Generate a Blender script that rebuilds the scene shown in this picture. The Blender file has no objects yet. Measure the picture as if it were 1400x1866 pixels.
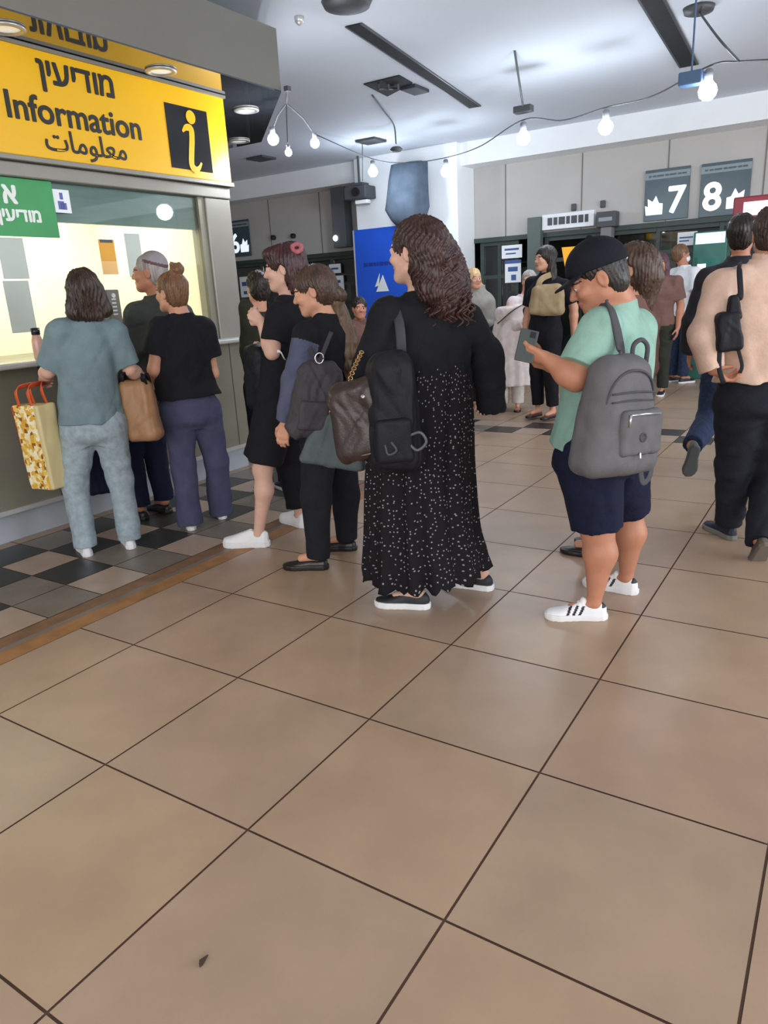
import bpy, bmesh, math, random
import numpy as np
from mathutils import Vector, Matrix
from mathutils.geometry import tessellate_polygon

# ------------------------------------------------------------------ camera, sky, lights
S = bpy.context.scene
COL = S.collection
T = 0.62                                  # floor tile edge (m)
CH = 2.2834 * T                           # camera height
FPX, PITCH, ROLL, YAW = 1318.87, .2931, .0541, -.5789
cam_d = bpy.data.cameras.new('camera'); cam = bpy.data.objects.new('camera', cam_d); COL.objects.link(cam)
cam_d.sensor_fit = 'VERTICAL'; cam_d.sensor_height = 24.0; cam_d.lens = 24.0 * FPX / 1866
cam_d.clip_end = 200
cam.matrix_world = Matrix.Translation((0, 0, CH)) @ Matrix.Rotation(math.pi/2 - PITCH, 4, 'X') @ Matrix.Rotation(-ROLL, 4, 'Z')
S.camera = cam
S.view_settings.view_transform = 'Standard'; S.view_settings.look = 'None'
S.view_settings.gamma = 1; S.view_settings.use_curve_mapping = False
S.view_settings.exposure = 0.0
S.cycles.max_bounces = 8; S.cycles.diffuse_bounces = 4; S.cycles.glossy_bounces = 3
S.cycles.transmission_bounces = 6; S.cycles.transparent_max_bounces = 8
S.cycles.sample_clamp_indirect = 4.0
try: S.cycles.use_denoising = True
except Exception: pass
wd = bpy.data.worlds.new('world'); S.world = wd; wd.use_nodes = True
bg = wd.node_tree.nodes['Background']; bg.inputs[0].default_value = (.92, .95, 1.0, 1); bg.inputs[1].default_value = 0.78

EI = np.array([math.cos(YAW), math.sin(YAW)]); EJ = np.array([-math.sin(YAW), math.cos(YAW)])
OO = np.array([-.6924, 2.7223]) * T
def W(i, j, z=0.0):
    """a point of the hall: tile coordinates i, j along the floor joints, height z in metres"""
    q = OO + T * (i * EI + j * EJ); return Vector((q[0], q[1], z))
_cp, _sp, _cr, _sr = math.cos(PITCH), math.sin(PITCH), math.cos(ROLL), math.sin(ROLL)
def _ray(px, py):
    a, b = (px - 700) / FPX, (933 - py) / FPX
    u, v = _cr * a + _sr * b, -_sr * a + _cr * b
    return np.array([u, _cp + v * _sp, -_sp + v * _cp])
def ground(px, py, z=0.0):
    d = _ray(px, py); t = (z - CH) / d[2]; return np.array([0, 0, CH]) + t * d
def at(px, py, Y):
    """the point at distance Y into the hall that the photograph shows at px, py"""
    d = _ray(px, py); return np.array([0, 0, CH]) + d * (Y / d[1])
def to_ij(p):
    d = np.array(p[:2]) - OO; return d @ EI / T, d @ EJ / T

def area(name, loc, aim, size, sy, power, col=(1, 1, 1)):
    l = bpy.data.lights.new(name, 'AREA'); l.shape = 'RECTANGLE'; l.size = size; l.size_y = sy; l.energy = power; l.color = col
    o = bpy.data.objects.new(name, l); COL.objects.link(o); o.location = loc
    o.rotation_euler = (Vector(aim) - Vector(loc)).to_track_quat('-Z', 'Y').to_euler(); return o
# added fill: unseen area lights imitating daylight from behind and right of the camera
area('rear_fill', W(4, -9, 2.3), W(-2, 6, 0.9), 9, 2.6, 345, (1.0, .985, .96))
area('side_fill', W(13, 7, 2.2), W(-2, 8, 1.4), 9, 2.4, 520, (.88, .94, 1.0))

# ------------------------------------------------------------------ helpers
def lin(c):
    return tuple((x/255/12.92 if x/255 <= .04045 else ((x/255 + .055)/1.055)**2.4) for x in c)
MATS = {}
def mat(name, rgb, rough=.6, metal=0, emit=0, noise=0, nscale=20, bump=0, bscale=60, spec=.5, sss=0, trans=0, stretch=None, alpha=1, coat=0):
    if name in MATS: return MATS[name]
    m = bpy.data.materials.new(name); m.use_nodes = True; MATS[name] = m
    nt = m.node_tree; b = nt.nodes['Principled BSDF']; c = lin(rgb)
    b.inputs['Base Color'].default_value = (*c, 1); b.inputs['Roughness'].default_value = rough; b.inputs['Metallic'].default_value = metal
    b.inputs['Specular IOR Level'].default_value = spec; b.inputs['Transmission Weight'].default_value = trans; b.inputs['Alpha'].default_value = alpha
    b.inputs['Coat Weight'].default_value = coat
    if sss:
        b.inputs['Subsurface Weight'].default_value = sss; b.inputs['Subsurface Radius'].default_value = (.012, .005, .003); b.inputs['Subsurface Scale'].default_value = .6
    if emit:
        b.inputs['Emission Color'].default_value = (*c, 1); b.inputs['Emission Strength'].default_value = emit
    if noise or bump:
        tc = nt.nodes.new('ShaderNodeTexCoord'); src = tc.outputs['Object']
        if stretch:
            mp = nt.nodes.new('ShaderNodeMapping'); mp.inputs['Scale'].default_value = stretch
            nt.links.new(src, mp.inputs[0]); src = mp.outputs[0]
    if noise:
        n = nt.nodes.new('ShaderNodeTexNoise'); n.inputs['Scale'].default_value = nscale; n.inputs['Detail'].default_value = 5
        nt.links.new(src, n.inputs['Vector'])
        r = nt.nodes.new('ShaderNodeValToRGB')
        r.color_ramp.elements[0].position = .3; r.color_ramp.elements[1].position = .7
        r.color_ramp.elements[0].color = (*[x * (1 - noise) for x in c], 1); r.color_ramp.elements[1].color = (*[min(1, x * (1 + noise)) for x in c], 1)
        nt.links.new(n.outputs['Fac'], r.inputs[0]); nt.links.new(r.outputs[0], b.inputs['Base Color'])
    if bump:
        n2 = nt.nodes.new('ShaderNodeTexNoise'); n2.inputs['Scale'].default_value = bscale; n2.inputs['Detail'].default_value = 4
        nt.links.new(src, n2.inputs['Vector'])
        bp = nt.nodes.new('ShaderNodeBump'); bp.inputs['Strength'].default_value = bump; bp.inputs['Distance'].default_value = .004
        nt.links.new(n2.outputs['Fac'], bp.inputs['Height']); nt.links.new(bp.outputs[0], b.inputs['Normal'])
    return m
def cloth(name, rgb, rough=.85, noise=.12, nscale=14, bump=.5, bscale=90, **k):
    return mat(name, rgb, rough, noise=noise, nscale=nscale, bump=bump, bscale=bscale, spec=.2, **k)

def tag(o, label=None, cat=None, group=None, kind=None):
    if label: o['label'] = label
    if cat: o['category'] = cat
    if group: o['group'] = group
    if kind: o['kind'] = kind
    return o
def thing(name, loc, label, cat, group=None):
    o = bpy.data.objects.new(name, None); COL.objects.link(o); o.location = Vector(loc); o.empty_display_size = .1
    return tag(o, label, cat, group)
def wloc(o):
    v = Vector((0, 0, 0))
    while o is not None: v = v + o.location; o = o.parent
    return v
def add_mesh(name, V, F, mats, parent=None, smooth=False, mi=None, uv=None, label=None):
    """V in hall coordinates; the object's origin goes to the middle of its base, its place is kept"""
    V = np.asarray(V, float).reshape(-1, 3)
    lo, hi = V.min(0), V.max(0); org = np.array([(lo[0]+hi[0])/2, (lo[1]+hi[1])/2, lo[2]])
    me = bpy.data.meshes.new(name)
    if isinstance(F, np.ndarray) and F.ndim == 2:
        n, k = F.shape
        me.vertices.add(len(V)); me.vertices.foreach_set('co', (V - org).astype(np.float32).ravel())
        me.loops.add(n*k); me.loops.foreach_set('vertex_index', F.astype(np.int32).ravel())
        me.polygons.add(n); me.polygons.foreach_set('loop_start', np.arange(0, n*k, k, dtype=np.int32))
        me.polygons.foreach_set('loop_total', np.full(n, k, np.int32)); me.update(calc_edges=True); me.validate()
    else:
        me.from_pydata([tuple(v) for v in V - org], [], [tuple(f) for f in F]); me.update()
    for m in (mats if isinstance(mats, (list, tuple)) else [mats]): me.materials.append(m)
    if mi is not None: me.polygons.foreach_set('material_index', np.asarray(mi, np.int32))
    if smooth: me.polygons.foreach_set('use_smooth', np.ones(len(me.polygons), bool))
    if uv is not None:
        l = me.uv_layers.new(name='UVMap'); vi = np.zeros(len(me.loops), np.int32); me.loops.foreach_get('vertex_index', vi)
        l.data.foreach_set('uv', np.asarray(uv, np.float32)[vi].ravel())
    o = bpy.data.objects.new(name, me); COL.objects.link(o)
    o.location = Vector(org) - (wloc(parent) if parent else Vector((0, 0, 0)))
    if parent: o.parent = parent
    if label: o['label'] = label
    return o

def crv(P, n):
    """smooth curve through the rows of P (Catmull-Rom), n samples"""
    P = np.asarray(P, float); m = len(P)
    if m < 3: return np.array([P[0] + (P[-1]-P[0])*t for t in np.linspace(0, 1, n)])
    Q = np.vstack([2*P[0]-P[1], P, 2*P[-1]-P[-2]]); out = []
    for s in np.linspace(0, m-1-1e-9, n):
        k = int(s); t = s-k; a, b, c, d = Q[k], Q[k+1], Q[k+2], Q[k+3]
        out.append(.5*((2*b)+(c-a)*t+(2*a-5*b+4*c-d)*t*t+(3*b-a-3*c+d)*t**3))
    return np.array(out)
class MB:
    """collects simple solids; build() links them as ONE mesh object"""
    def __init__(s): s.V = []; s.F = []; s.M = []; s.sm = []
    def raw(s, V, F, m=0):
        n = len(s.V); s.V += [tuple(map(float, v)) for v in V]; s.F += [tuple(n + k for k in f) for f in F]; s.M += [m]*len(F)
    def hexa(s, c, m=0, bevel=0):
        """8 corners: 4 below (counter-clockwise), the same 4 above"""
        if bevel:
            bm = bmesh.new(); vs = [bm.verts.new(v) for v in c]
            for f in ((3,2,1,0),(4,5,6,7),(0,1,5,4),(1,2,6,5),(2,3,7,6),(3,0,4,7)): bm.faces.new([vs[k] for k in f])
            bmesh.ops.bevel(bm, geom=list(bm.edges), offset=bevel, segments=2, affect='EDGES', profile=.5)
            bm.verts.index_update(); s.raw([v.co for v in bm.verts], [[v.index for v in f.verts] for f in bm.faces], m); bm.free()
        else: s.raw(c, ((3,2,1,0),(4,5,6,7),(0,1,5,4),(1,2,6,5),(2,3,7,6),(3,0,4,7)), m)
    def bij(s, i0, i1, j0, j1, z0, z1, m=0, bevel=0):
        s.hexa([W(i0,j0,z0),W(i1,j0,z0),W(i1,j1,z0),W(i0,j1,z0),W(i0,j0,z1),W(i1,j0,z1),W(i1,j1,z1),W(i0,j1,z1)], m, bevel)
    def obox(s, c, ax, ay, az, m=0, bevel=0):
        """box about centre c with half-axis vectors"""
        c, ax, ay, az = (np.array(v, float) for v in (c, ax, ay, az))
        s.hexa([c-ax-ay-az, c+ax-ay-az, c+ax+ay-az, c-ax+ay-az, c-ax-ay+az, c+ax-ay+az, c+ax+ay+az, c-ax+ay+az], m, bevel)
    def prism(s, poly, z0, z1, m=0):
        n = len(poly); V = [(p[0], p[1], z0) for p in poly] + [(p[0], p[1], z1) for p in poly]
        s.raw(V, [tuple(range(n-1, -1, -1)), tuple(range(n, 2*n))] + [(k, (k+1) % n, n+(k+1) % n, n+k) for k in range(n)], m)
    def tube(s, P, r, k=8, m=0, n=None, cap=True, flat=None, up=None):
        """swept round (or flat: half width, half thickness) section along P; r may be a list"""
        P = np.asarray(P, float)
        if n: 
            rr = np.interp(np.linspace(0, 1, n), np.linspace(0, 1, len(P)), np.full(len(P), r) if np.isscalar(r) else r); P = crv(P, n)
        else: rr = np.full(len(P), r) if np.isscalar(r) else np.asarray(r)
        Tn = np.gradient(P, axis=0); Tn /= np.linalg.norm(Tn, axis=1)[:, None] + 1e-12
        u = np.array(up if up is not None else ((0, 0, 1) if abs(Tn[0][2]) < .9 else (1, 0, 0)), float); V = []
        for q, t, rad in zip(P, Tn, rr):
            a = u - t*(u@t); a /= np.linalg.norm(a) + 1e-12; b = np.cross(t, a)
            if up is None: u = a
            for w in range(k):
                th = 2*math.pi*w/k + (math.pi/k if flat else 0)
                c_, s_ = math.cos(th), math.sin(th)
                if flat:
                    e = lambda x: math.copysign(abs(x)**.5, x)
                    V.append(q + b*flat[0]*e(c_)*rad + a*flat[1]*e(s_))
                else: V.append(q + (b*c_ + a*s_)*rad)
        N = len(P); F = [(y*k+x, y*k+(x+1) % k, (y+1)*k+(x+1) % k, (y+1)*k+x) for y in range(N-1) for x in range(k)]
        if cap: F += [tuple(range(k-1, -1, -1)), tuple(range((N-1)*k, N*k))]
        s.raw(V, F, m)
    def lathe(s, c, prof, k=20, m=0, axis=(0, 0, 1)):
        """profile [(r, h)] about an axis through c"""
        ax = Vector(axis).normalized(); q = Vector((0, 0, 1)).rotation_difference(ax); c = Vector(c); V = []
        for r, h in prof:
            for w in range(k):
                th = 2*math.pi*w/k; V.append(c + q @ Vector((r*math.cos(th), r*math.sin(th), h)))
        N = len(prof); F = [(y*k+x, y*k+(x+1) % k, (y+1)*k+(x+1) % k, (y+1)*k+x) for y in range(N-1) for x in range(k)]
        F += [tuple(range(k-1, -1, -1)), tuple(range((N-1)*k, N*k))]; s.raw(V, F, m)
    def plate(s, poly, o, rt, up, nrm, th, m=0):
        """flat outline (x, y) in the frame o, rt, up with thickness th along nrm"""
        o, rt, up, nrm = (Vector(v) for v in (o, rt, up, nrm)); n = len(poly)
        A = [o + rt*x + up*y for x, y in poly]; B = [p + nrm*th for p in A]
        tri = tessellate_polygon([[Vector((x, y, 0)) for x, y in poly]])
        s.raw(A+B, [tuple(n + k for k in t) for t in tri] + [tuple(reversed(t)) for t in tri] + [(k, (k+1) % n, n+(k+1) % n, n+k) for k in range(n)], m)
    def text(s, body, o, rt, up, nrm, size, th=.002, m=0, bold=0, anchor='c', shear=0, sx=1):
        def glyphs(tx):
            cu = bpy.data.curves.new('t', 'FONT'); cu.body = tx; cu.size = size; cu.shear = shear; cu.extrude = th/2
            ob = bpy.data.objects.new('t', cu); COL.objects.link(ob); bpy.context.view_layer.update()
            me = bpy.data.meshes.new_from_object(ob.evaluated_get(bpy.context.evaluated_depsgraph_get()))
            r = [v.co.copy() for v in me.vertices], [tuple(p.vertices) for p in me.polygons]
            bpy.data.objects.remove(ob); bpy.data.curves.remove(cu); bpy.data.meshes.remove(me); return r
        if chr(0x5d3) in body:                       # this letter is drawn from its two strokes
            V, Fc, pen = [], [], 0
            for ch in body:
                if ch == chr(0x5d3):
                    v, fc = [], []
                    for x0, x1, y0, y1 in ((.01, .498, .515, .592), (.355, .44, 0, .53)):
                        n0 = len(v); v += [Vector((x*size, y*size, z)) for z in (-th/2, th/2) for x, y in ((x0, y0), (x1, y0), (x1, y1), (x0, y1))]
                        fc += [tuple(n0+k for k in f) for f in ((3, 2, 1, 0), (4, 5, 6, 7), (0, 1, 5, 4), (1, 2, 6, 5), (2, 3, 7, 6), (3, 0, 4, 7))]
                else: v, fc = glyphs(ch)
                n0 = len(V); V += [q + Vector((pen, 0, 0)) for q in v]; Fc += [tuple(n0+k for k in f) for f in fc]; pen += max(q.x for q in v) + .055*size
        else: V, Fc = glyphs(body)
        if V:
            x0, x1 = min(v.x for v in V), max(v.x for v in V); y0, y1 = min(v.y for v in V), max(v.y for v in V)
            ox = {'c': (x0+x1)/2, 'l': x0, 'r': x1}[anchor]; oy = (y0+y1)/2
            o, rt, up, nrm = (Vector(q) for q in (o, rt, up, nrm))
            for q, (ex, ey) in enumerate([(0, 0)] + ([(bold*math.cos(a), bold*math.sin(a)) for a in (0, .785, 1.571, 2.356, 3.142, 3.927, 4.712, 5.498)] if bold else [])):
                s.raw([o + rt*((v.x-ox)*sx + ex) + up*(v.y-oy+ey) + nrm*(v.z + th/2 - q*2e-5) for v in V], Fc, m)
        return (x1-x0, y1-y0) if V else (0, 0)
    def build(s, name, mats, parent=None, smooth=False, label=None):
        o = add_mesh(name, s.V, s.F, mats, parent, smooth, s.M, label=label)
        return o
def struct(name, mb, mats, parent=None):
    o = mb.build(name, mats, parent)
    if parent is None: o['kind'] = 'structure'
    return o
VI, VJ, VZ = Vector((*EI, 0)), Vector((*EJ, 0)), Vector((0, 0, 1))
# ------------------------------------------------------------------ where things stand (read off the photograph once, kept as hall coordinates)
def on_j(px, py, j):
    d = _ray(px, py); c = np.array([0, 0, CH]); t = (j*T + OO@EJ) / (d[:2]@EJ); p = c + t*d; return to_ij(p)[0], p[2]
def on_i(px, py, i):
    d = _ray(px, py); c = np.array([0, 0, CH]); t = (i*T + OO@EI) / (d[:2]@EI); p = c + t*d; return to_ij(p)[1], p[2]
def on_z(px, py, z):
    return to_ij(ground(px, py, z))

# ------------------------------------------------------------------ materials of the hall
M_tile = [mat('tile_tan_%s' % n, c, .34, noise=.1, nscale=3.2, bump=.04, bscale=300, spec=.45) for n, c in
          (('warm', (171, 145, 122)), ('rosy', (169, 142, 121)), ('sandy', (172, 146, 122)), ('greyish', (168, 144, 123)))]
M_grout = mat('grout_brown', (96, 72, 58), .9)
M_dark = mat('tile_charcoal', (58, 58, 56), .35, noise=.12, nscale=8); M_grey = mat('tile_grey', (128, 118, 108), .35, noise=.12, nscale=6)
M_light = mat('tile_sand', (176, 154, 136), .35, noise=.1, nscale=6)
M_strip = mat('strip_ochre', (160, 114, 70), .5, noise=.25, nscale=9, stretch=(1, 1, 1)); M_strip2 = mat('strip_umber', (132, 98, 70), .5, noise=.25, nscale=9)
M_ceil = mat('ceiling_paint', (214, 222, 234), .8, noise=.03, nscale=.7)
M_white = mat('white_paint', (240, 243, 247), .7, noise=.03, nscale=2)
M_wall = mat('beige_panel', (186, 183, 180), .6, noise=.04, nscale=2); M_seam = mat('panel_seam', (120, 116, 110), .8)
M_olive = mat('booth_olive_panel', (136, 132, 117), .42, metal=.25, noise=.08, nscale=3); M_olive2 = mat('booth_grey_metal', (138, 134, 126), .4, metal=.35, noise=.05, nscale=4)
M_fascia = mat('fascia_grey', (116, 114, 107), .5, metal=.2, noise=.05, nscale=2)
M_soffit = mat('soffit_gloss', (58, 62, 70), .06, spec=.9, coat=1.0)
M_steel = mat('brushed_steel', (206, 206, 204), .3, metal=.5, noise=.05, nscale=30, stretch=(1, 1, 12))
M_yellow = mat('sign_yellow', (240, 184, 12), .3, emit=0, spec=.5); M_black = mat('black_print', (26, 24, 22), .5)
M_gblack = mat('black_gloss', (34, 34, 38), .12)
M_green = mat('sign_green', (52, 150, 84), .4, noise=.08, nscale=5); M_wprint = mat('white_print', (232, 236, 232), .5)
M_glass = mat('window_glass', (245, 250, 248), .02, trans=1.0, spec=.5)
M_gl = bpy.data.materials.new('clear_glass'); M_gl.use_nodes = True     # thin pane: mostly see-through, mirrors a little
_nt = M_gl.node_tree; _nt.nodes.remove(_nt.nodes['Principled BSDF'])
_mx, _tr, _gs, _fr = (_nt.nodes.new(x) for x in ('ShaderNodeMixShader', 'ShaderNodeBsdfTransparent', 'ShaderNodeBsdfGlossy', 'ShaderNodeFresnel'))
_tr.inputs[0].default_value = (.93, .96, .94, 1); _gs.inputs['Roughness'].default_value = .02; _fr.inputs[0].default_value = 1.4
for a_, b_ in ((_fr.outputs[0], _mx.inputs[0]), (_tr.outputs[0], _mx.inputs[1]), (_gs.outputs[0], _mx.inputs[2]), (_mx.outputs[0], _nt.nodes['Material Output'].inputs[0])): _nt.links.new(a_, b_)
M_blind = mat('cream_blind', (250, 246, 226), .8, noise=.02, nscale=2)
M_teal = mat('teal_film', (110, 138, 134), .25, noise=.12, nscale=4, stretch=(1, 1, 8))
M_paper = mat('pale_paper', (196, 205, 196), .8, noise=.05, nscale=5); M_orange = mat('orange_paper', (232, 170, 70), .8, noise=.05, nscale=6); M_peach = mat('peach_paper', (246, 198, 130), .8)
M_dgrey = mat('dark_grey_metal', (78, 80, 84), .5, metal=.3); M_cable = mat('cable_grey', (74, 78, 82), .6); M_void_shade = mat('void_shade', (22, 26, 32), .8, noise=.3, nscale=12)  # void: shade inside the ceiling gaps, put into the colour
M_sock = mat('socket_grey', (120, 126, 132), .5)
M_bulb = mat('bulb_glow', (240, 248, 255), .4, emit=42)
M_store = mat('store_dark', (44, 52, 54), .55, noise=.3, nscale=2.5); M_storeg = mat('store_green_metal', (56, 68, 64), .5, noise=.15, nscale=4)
M_shelfg = mat('store_shelf', (92, 98, 84), .7, noise=.4, nscale=6)
M_blue = mat('banner_blue', (24, 84, 205), .5, noise=.06, nscale=3)
M_panel = mat('number_panel', (62, 82, 92), .3, noise=.12, nscale=4); M_lit = mat('lit_digit', (255, 250, 228), .5, emit=1.1); M_litw = mat('lit_white', (236, 246, 250), .5, emit=.8)

# ------------------------------------------------------------------ floor
mb = MB(); rnd = random.Random(4); G = .0034 / T
def cell(i0, i1, j0, j1, m):
    mb.raw([W(i0+G, j0+G), W(i1-G, j0+G), W(i1-G, j1-G), W(i0+G, j1-G)], [(0, 1, 2, 3)], m)
for i in range(-26, 14):
    for j in range(-8, 24):
        if (-5 <= i < -3 and j < 8) or (j == 9 and i > -5):
            for a in (0, 1):
                for b in (0, 1):
                    ri, rj = 2*i+a, 2*j+b
                    if j == 9 and i >= -3:
                        m = 5 if (rj % 2 == 0) == (ri % 2 == 0) else 7
                    elif rj % 2: m = 5 if ri % 2 == 0 else 7
                    else: m = 5 if ri == -9 else 6
                    cell(i+a*.5, i+a*.5+.5, j+b*.5, j+b*.5+.5, m)
        elif i == -3 and j < 8:
            mb.raw([W(-3+G, j), W(-2.84, j), W(-2.84, j+1), W(-3+G, j+1)], [(0, 1, 2, 3)], 9)
            mb.raw([W(-2.84, j), W(-2.78, j), W(-2.78, j+1), W(-2.84, j+1)], [(0, 1, 2, 3)], 6)
            mb.raw([W(-2.78, j), W(-2.60, j), W(-2.60, j+1), W(-2.78, j+1)], [(0, 1, 2, 3)], 8)
            cell(-2.60, -2, j, j+1, rnd.randrange(4))
        else: cell(i, i+1, j, j+1, rnd.randrange(4))
mb.raw([W(-26, -8, -.003), W(14, -8, -.003), W(14, 24, -.003), W(-26, 24, -.003)], [(0, 1, 2, 3)], 4)
struct('floor', mb, M_tile + [M_grout, M_dark, M_grey, M_light, M_strip, M_strip2])
mb = MB(); mb.bij(-26, 14, -8, 24, -.12, -.004); struct('floor_slab', mb, M_grout)

# ------------------------------------------------------------------ ceiling, far wall, bulkhead, column
ZC = 3.6; JW = 17.0; ZO = 2.2
mb = MB(); mb.bij(-26, 14, -4.5, 24, ZC, ZC+.12); struct('ceiling', mb, M_ceil)
mb = MB(); mb.bij(-26, 14, JW-.75, JW, 3.27, ZC); struct('trim_1', mb, M_white)                     # bulkhead under the ceiling
mb = MB(); mb.bij(-26, 14, JW, JW+.25, ZO, 3.27, 0)
for k in range(-26, 14, 2): mb.bij(k-.012, k+.012, JW-.012, JW+.01, ZO, 3.27, 1)
mb.bij(-26, 14, JW-.06, JW, ZO-.07, ZO, 2)
struct('wall_far', mb, [M_wall, M_seam, M_storeg])
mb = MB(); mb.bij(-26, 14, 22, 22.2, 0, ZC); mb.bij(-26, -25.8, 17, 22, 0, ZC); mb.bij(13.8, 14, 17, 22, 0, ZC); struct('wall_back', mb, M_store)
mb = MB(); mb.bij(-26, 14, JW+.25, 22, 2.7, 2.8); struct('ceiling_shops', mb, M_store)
mb = MB(); mb.bij(-26, -25.7, -8, 17, 0, ZC); struct('wall_left', mb, M_wall)
mb = MB(); mb.bij(-26, 14, JW-.12, JW+.12, 0, .10); struct('baseboard_far', mb, M_storeg)
cl, cr_ = on_j(646, 330, 16.0)[0], on_j(833, 330, 16.0)[0]
mb = MB(); mb.bij(cl, cr_, 16.0, 17.0, 0, ZC, 0, .012); struct('column', mb, M_white)

# glazed shop fronts under the wall panels
def glazing(i0, i1, n, label, rails=(0.95,)):
    t = thing('shop_window', W((i0+i1)/2, JW, 0), label, 'shop window', 'dark shop fronts along the far wall')
    f = MB()
    for k in range(n+1):
        x = i0 + (i1-i0)*k/n; f.bij(x-.05, x+.05, JW+.02, JW+.14, .1, ZO-.07, 0, .006)
    for z in (.1, *rails, ZO-.13): f.bij(i0, i1, JW+.03, JW+.13, z, z+.06)
    f.build('frame', M_storeg, t)
    for k in range(n):
        a, b = i0+(i1-i0)*k/n+.06, i0+(i1-i0)*(k+1)/n-.06
        g = MB(); g.bij(a, b, JW+.07, JW+.085, .16, ZO-.14); g.build('pane', M_gl, t)
    return t
glazing(-25.5, -16.2, 6, 'dark shop front at the far left, below the number 6 panel', (1.0, 1.6))
glazing(-16.0, -10.3, 4, 'dark shop front between the number 6 panel and the column', (1.0, 1.6))
glazing(-6.7, -5.7, 2, 'narrow dark shop front just right of the white column', (1.0, 1.55))
glazing(-4.9, 0.6, 4, 'dark shop front below the number 7 and 8 panels', (1.75,))
glazing(0.8, 8, 5, 'dark shop front at the far right edge of the hall', (1.2,))
# shelves of goods seen dimly behind the glass
for n, (i0, i1) in enumerate(((-15.8, -12), (-11.8, -10.4), (-6.7, -5.6), (-4.5, -2.6), (-2.2, .2))):
    t = thing('shop_shelf', W((i0+i1)/2, 19, 0), ('dim shelf unit behind the shop front left of the dark wall post', 'dim shelf unit behind the glass beside the blue banner',
              'dim shelf unit in the narrow shop front beside the column', 'dim shelf unit behind the glass left of the number 7 panel', 'dim shelf unit behind the glass below the number 8 panel')[n], 'shelf', 'shelves inside the dark shops')
    f = MB()
    for z in (.3, .8, 1.3, 1.8): f.bij(i0, i1, 18.7, 19.3, z, z+.03)
    for x in (i0, i1): f.bij(x-.03, x+.03, 18.7, 19.3, 0, 2.1)
    f.build('rack', M_storeg, t)
    f = MB(); r2 = random.Random(n)
    for z in (.33, .83, 1.33):
        x = i0+.1
        while x < i1-.3:
            w = r2.uniform(.15, .4); f.bij(x, x+w*.9, 18.8, 19.2, z, z+r2.uniform(.15, .4)); x += w
    o = f.build('goods', M_shelfg, t); o['kind'] = 'stuff'

# number panels 6, 7, 8 with ticket drawings and a caption line
def number_panel(a, b, digit, dm, dpos, ipos, label, icon):
    i0, z1 = on_j(*a, JW); i1, z0 = on_j(*b, JW); w, h = (i1-i0)*T, z1-z0
    t = thing('number_panel', W((i0+i1)/2, JW, z0), label, 'sign', 'numbered panels on the far wall')
    f = MB(); f.bij(i0, i1, JW-.05, JW-.016, z0, z1, 0, .006); f.build('board', M_panel, t)
    f = MB(); f.bij(i0, i1, JW-.056, JW-.05, z1-.13, z1-.04); f.build('header', mat('panel_header', (140, 152, 158), .5), t)
    f = MB(); x = i0+.08
    for k in range(9): f.bij(x, x+.06*(1+k % 3*.3), JW-.059, JW-.056, z1-.1, z1-.075); x += (i1-i0-.16)/9
    f.bij(i0+.08, i1-.08, JW-.0575, JW-.056, z1-.09, z1-.084); f.build('caption', M_panel, t)
    o = W((i0+i1)/2, JW-.052, (z0+z1)/2)
    f = MB(); f.text(digit, o + VI*w*dpos + VZ*(-.12*h), VI, VZ, -VJ, h*.72, .006, 0, .012); f.build('digit', dm, t)
    q = [(-.13, -.1), (.13, -.1), (.15, .02), (.1, .0), (.11, .1), (.03, .06), (-.02, .13), (-.07, .04), (-.13, .03)]
    f = MB(); f.plate([(x*w/.8*1.15*icon, y*h/.62) for x, y in q], o + VI*w*ipos + VZ*(-.22*h), VI, VZ, -VJ, .006); f.build('pictogram', M_litw, t)
    return t
number_panel((416, 404), (460, 466), '6', M_litw, -.22, .22, 'dark panel with the number 6 at the far left beside the booth pillar', 1)
number_panel((1178, 312), (1254, 397), '7', M_litw, .24, -.26, 'dark wall panel with a white number 7 right of a ticket picture', -1)
number_panel((1280, 300), (1364, 389), '8', M_lit, -.24, .24, 'dark wall panel with a glowing number 8 at the right', 1)

# dark upright speaker box and a camera bracket on the wall left of the column
i0, z1 = on_j(600, 325, 16.6); i1, _ = on_j(624, 325, 16.6); z0 = on_j(606, 452, 16.6)[1]
t = thing('wall_speaker', W((i0+i1)/2, JW, z0), 'tall narrow dark box on the wall left of the column, small white light', 'speaker')
f = MB(); f.bij(i0, i1, 16.6, JW-.016, z0, z1, 0, .01); f.build('housing', mat('speaker_grey', (96, 101, 107), .5), t)
f = MB(); ix, zx = on_j(611, 434, 16.58); f.lathe(W(ix, 16.6, zx), [(.0, 0), (.05, 0), (.045, .02), (0, .025)], 16, axis=-VJ); f.build('lamp', mat('indicator', (250, 252, 255), .4, emit=4), t)
c = W(*[on_j(656, 352, 15.7)[0], 15.7], on_j(656, 352, 15.7)[1])
t = thing('projector', c, 'grey projector on a ceiling bracket left of the white column', 'projector')
f = MB(); f.obox(c, VI*.22, VJ*.16, VZ*.10, 0, .02); f.build('body', M_dgrey, t)
f = MB(); f.tube([c + VZ*.1, W(to_ij(c)[0], to_ij(c)[1], ZC)], .02); f.obox(c+VZ*.13, VI*.12, VJ*.1, VZ*.02); f.build('bracket', M_dgrey, t)
f = MB(); f.lathe(c - VJ*.16 + VI*.05, [(.06, 0), (.07, .05), (.05, .05), (.04, .03)], 16, axis=-VJ); f.build('lens', M_gblack, t)
f = MB(); f.obox(c - VZ*.14 + VI*.05, VI*.12, VJ*.06, VZ*.03, 0, .01); f.build('connector_panel', M_white, t)
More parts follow.
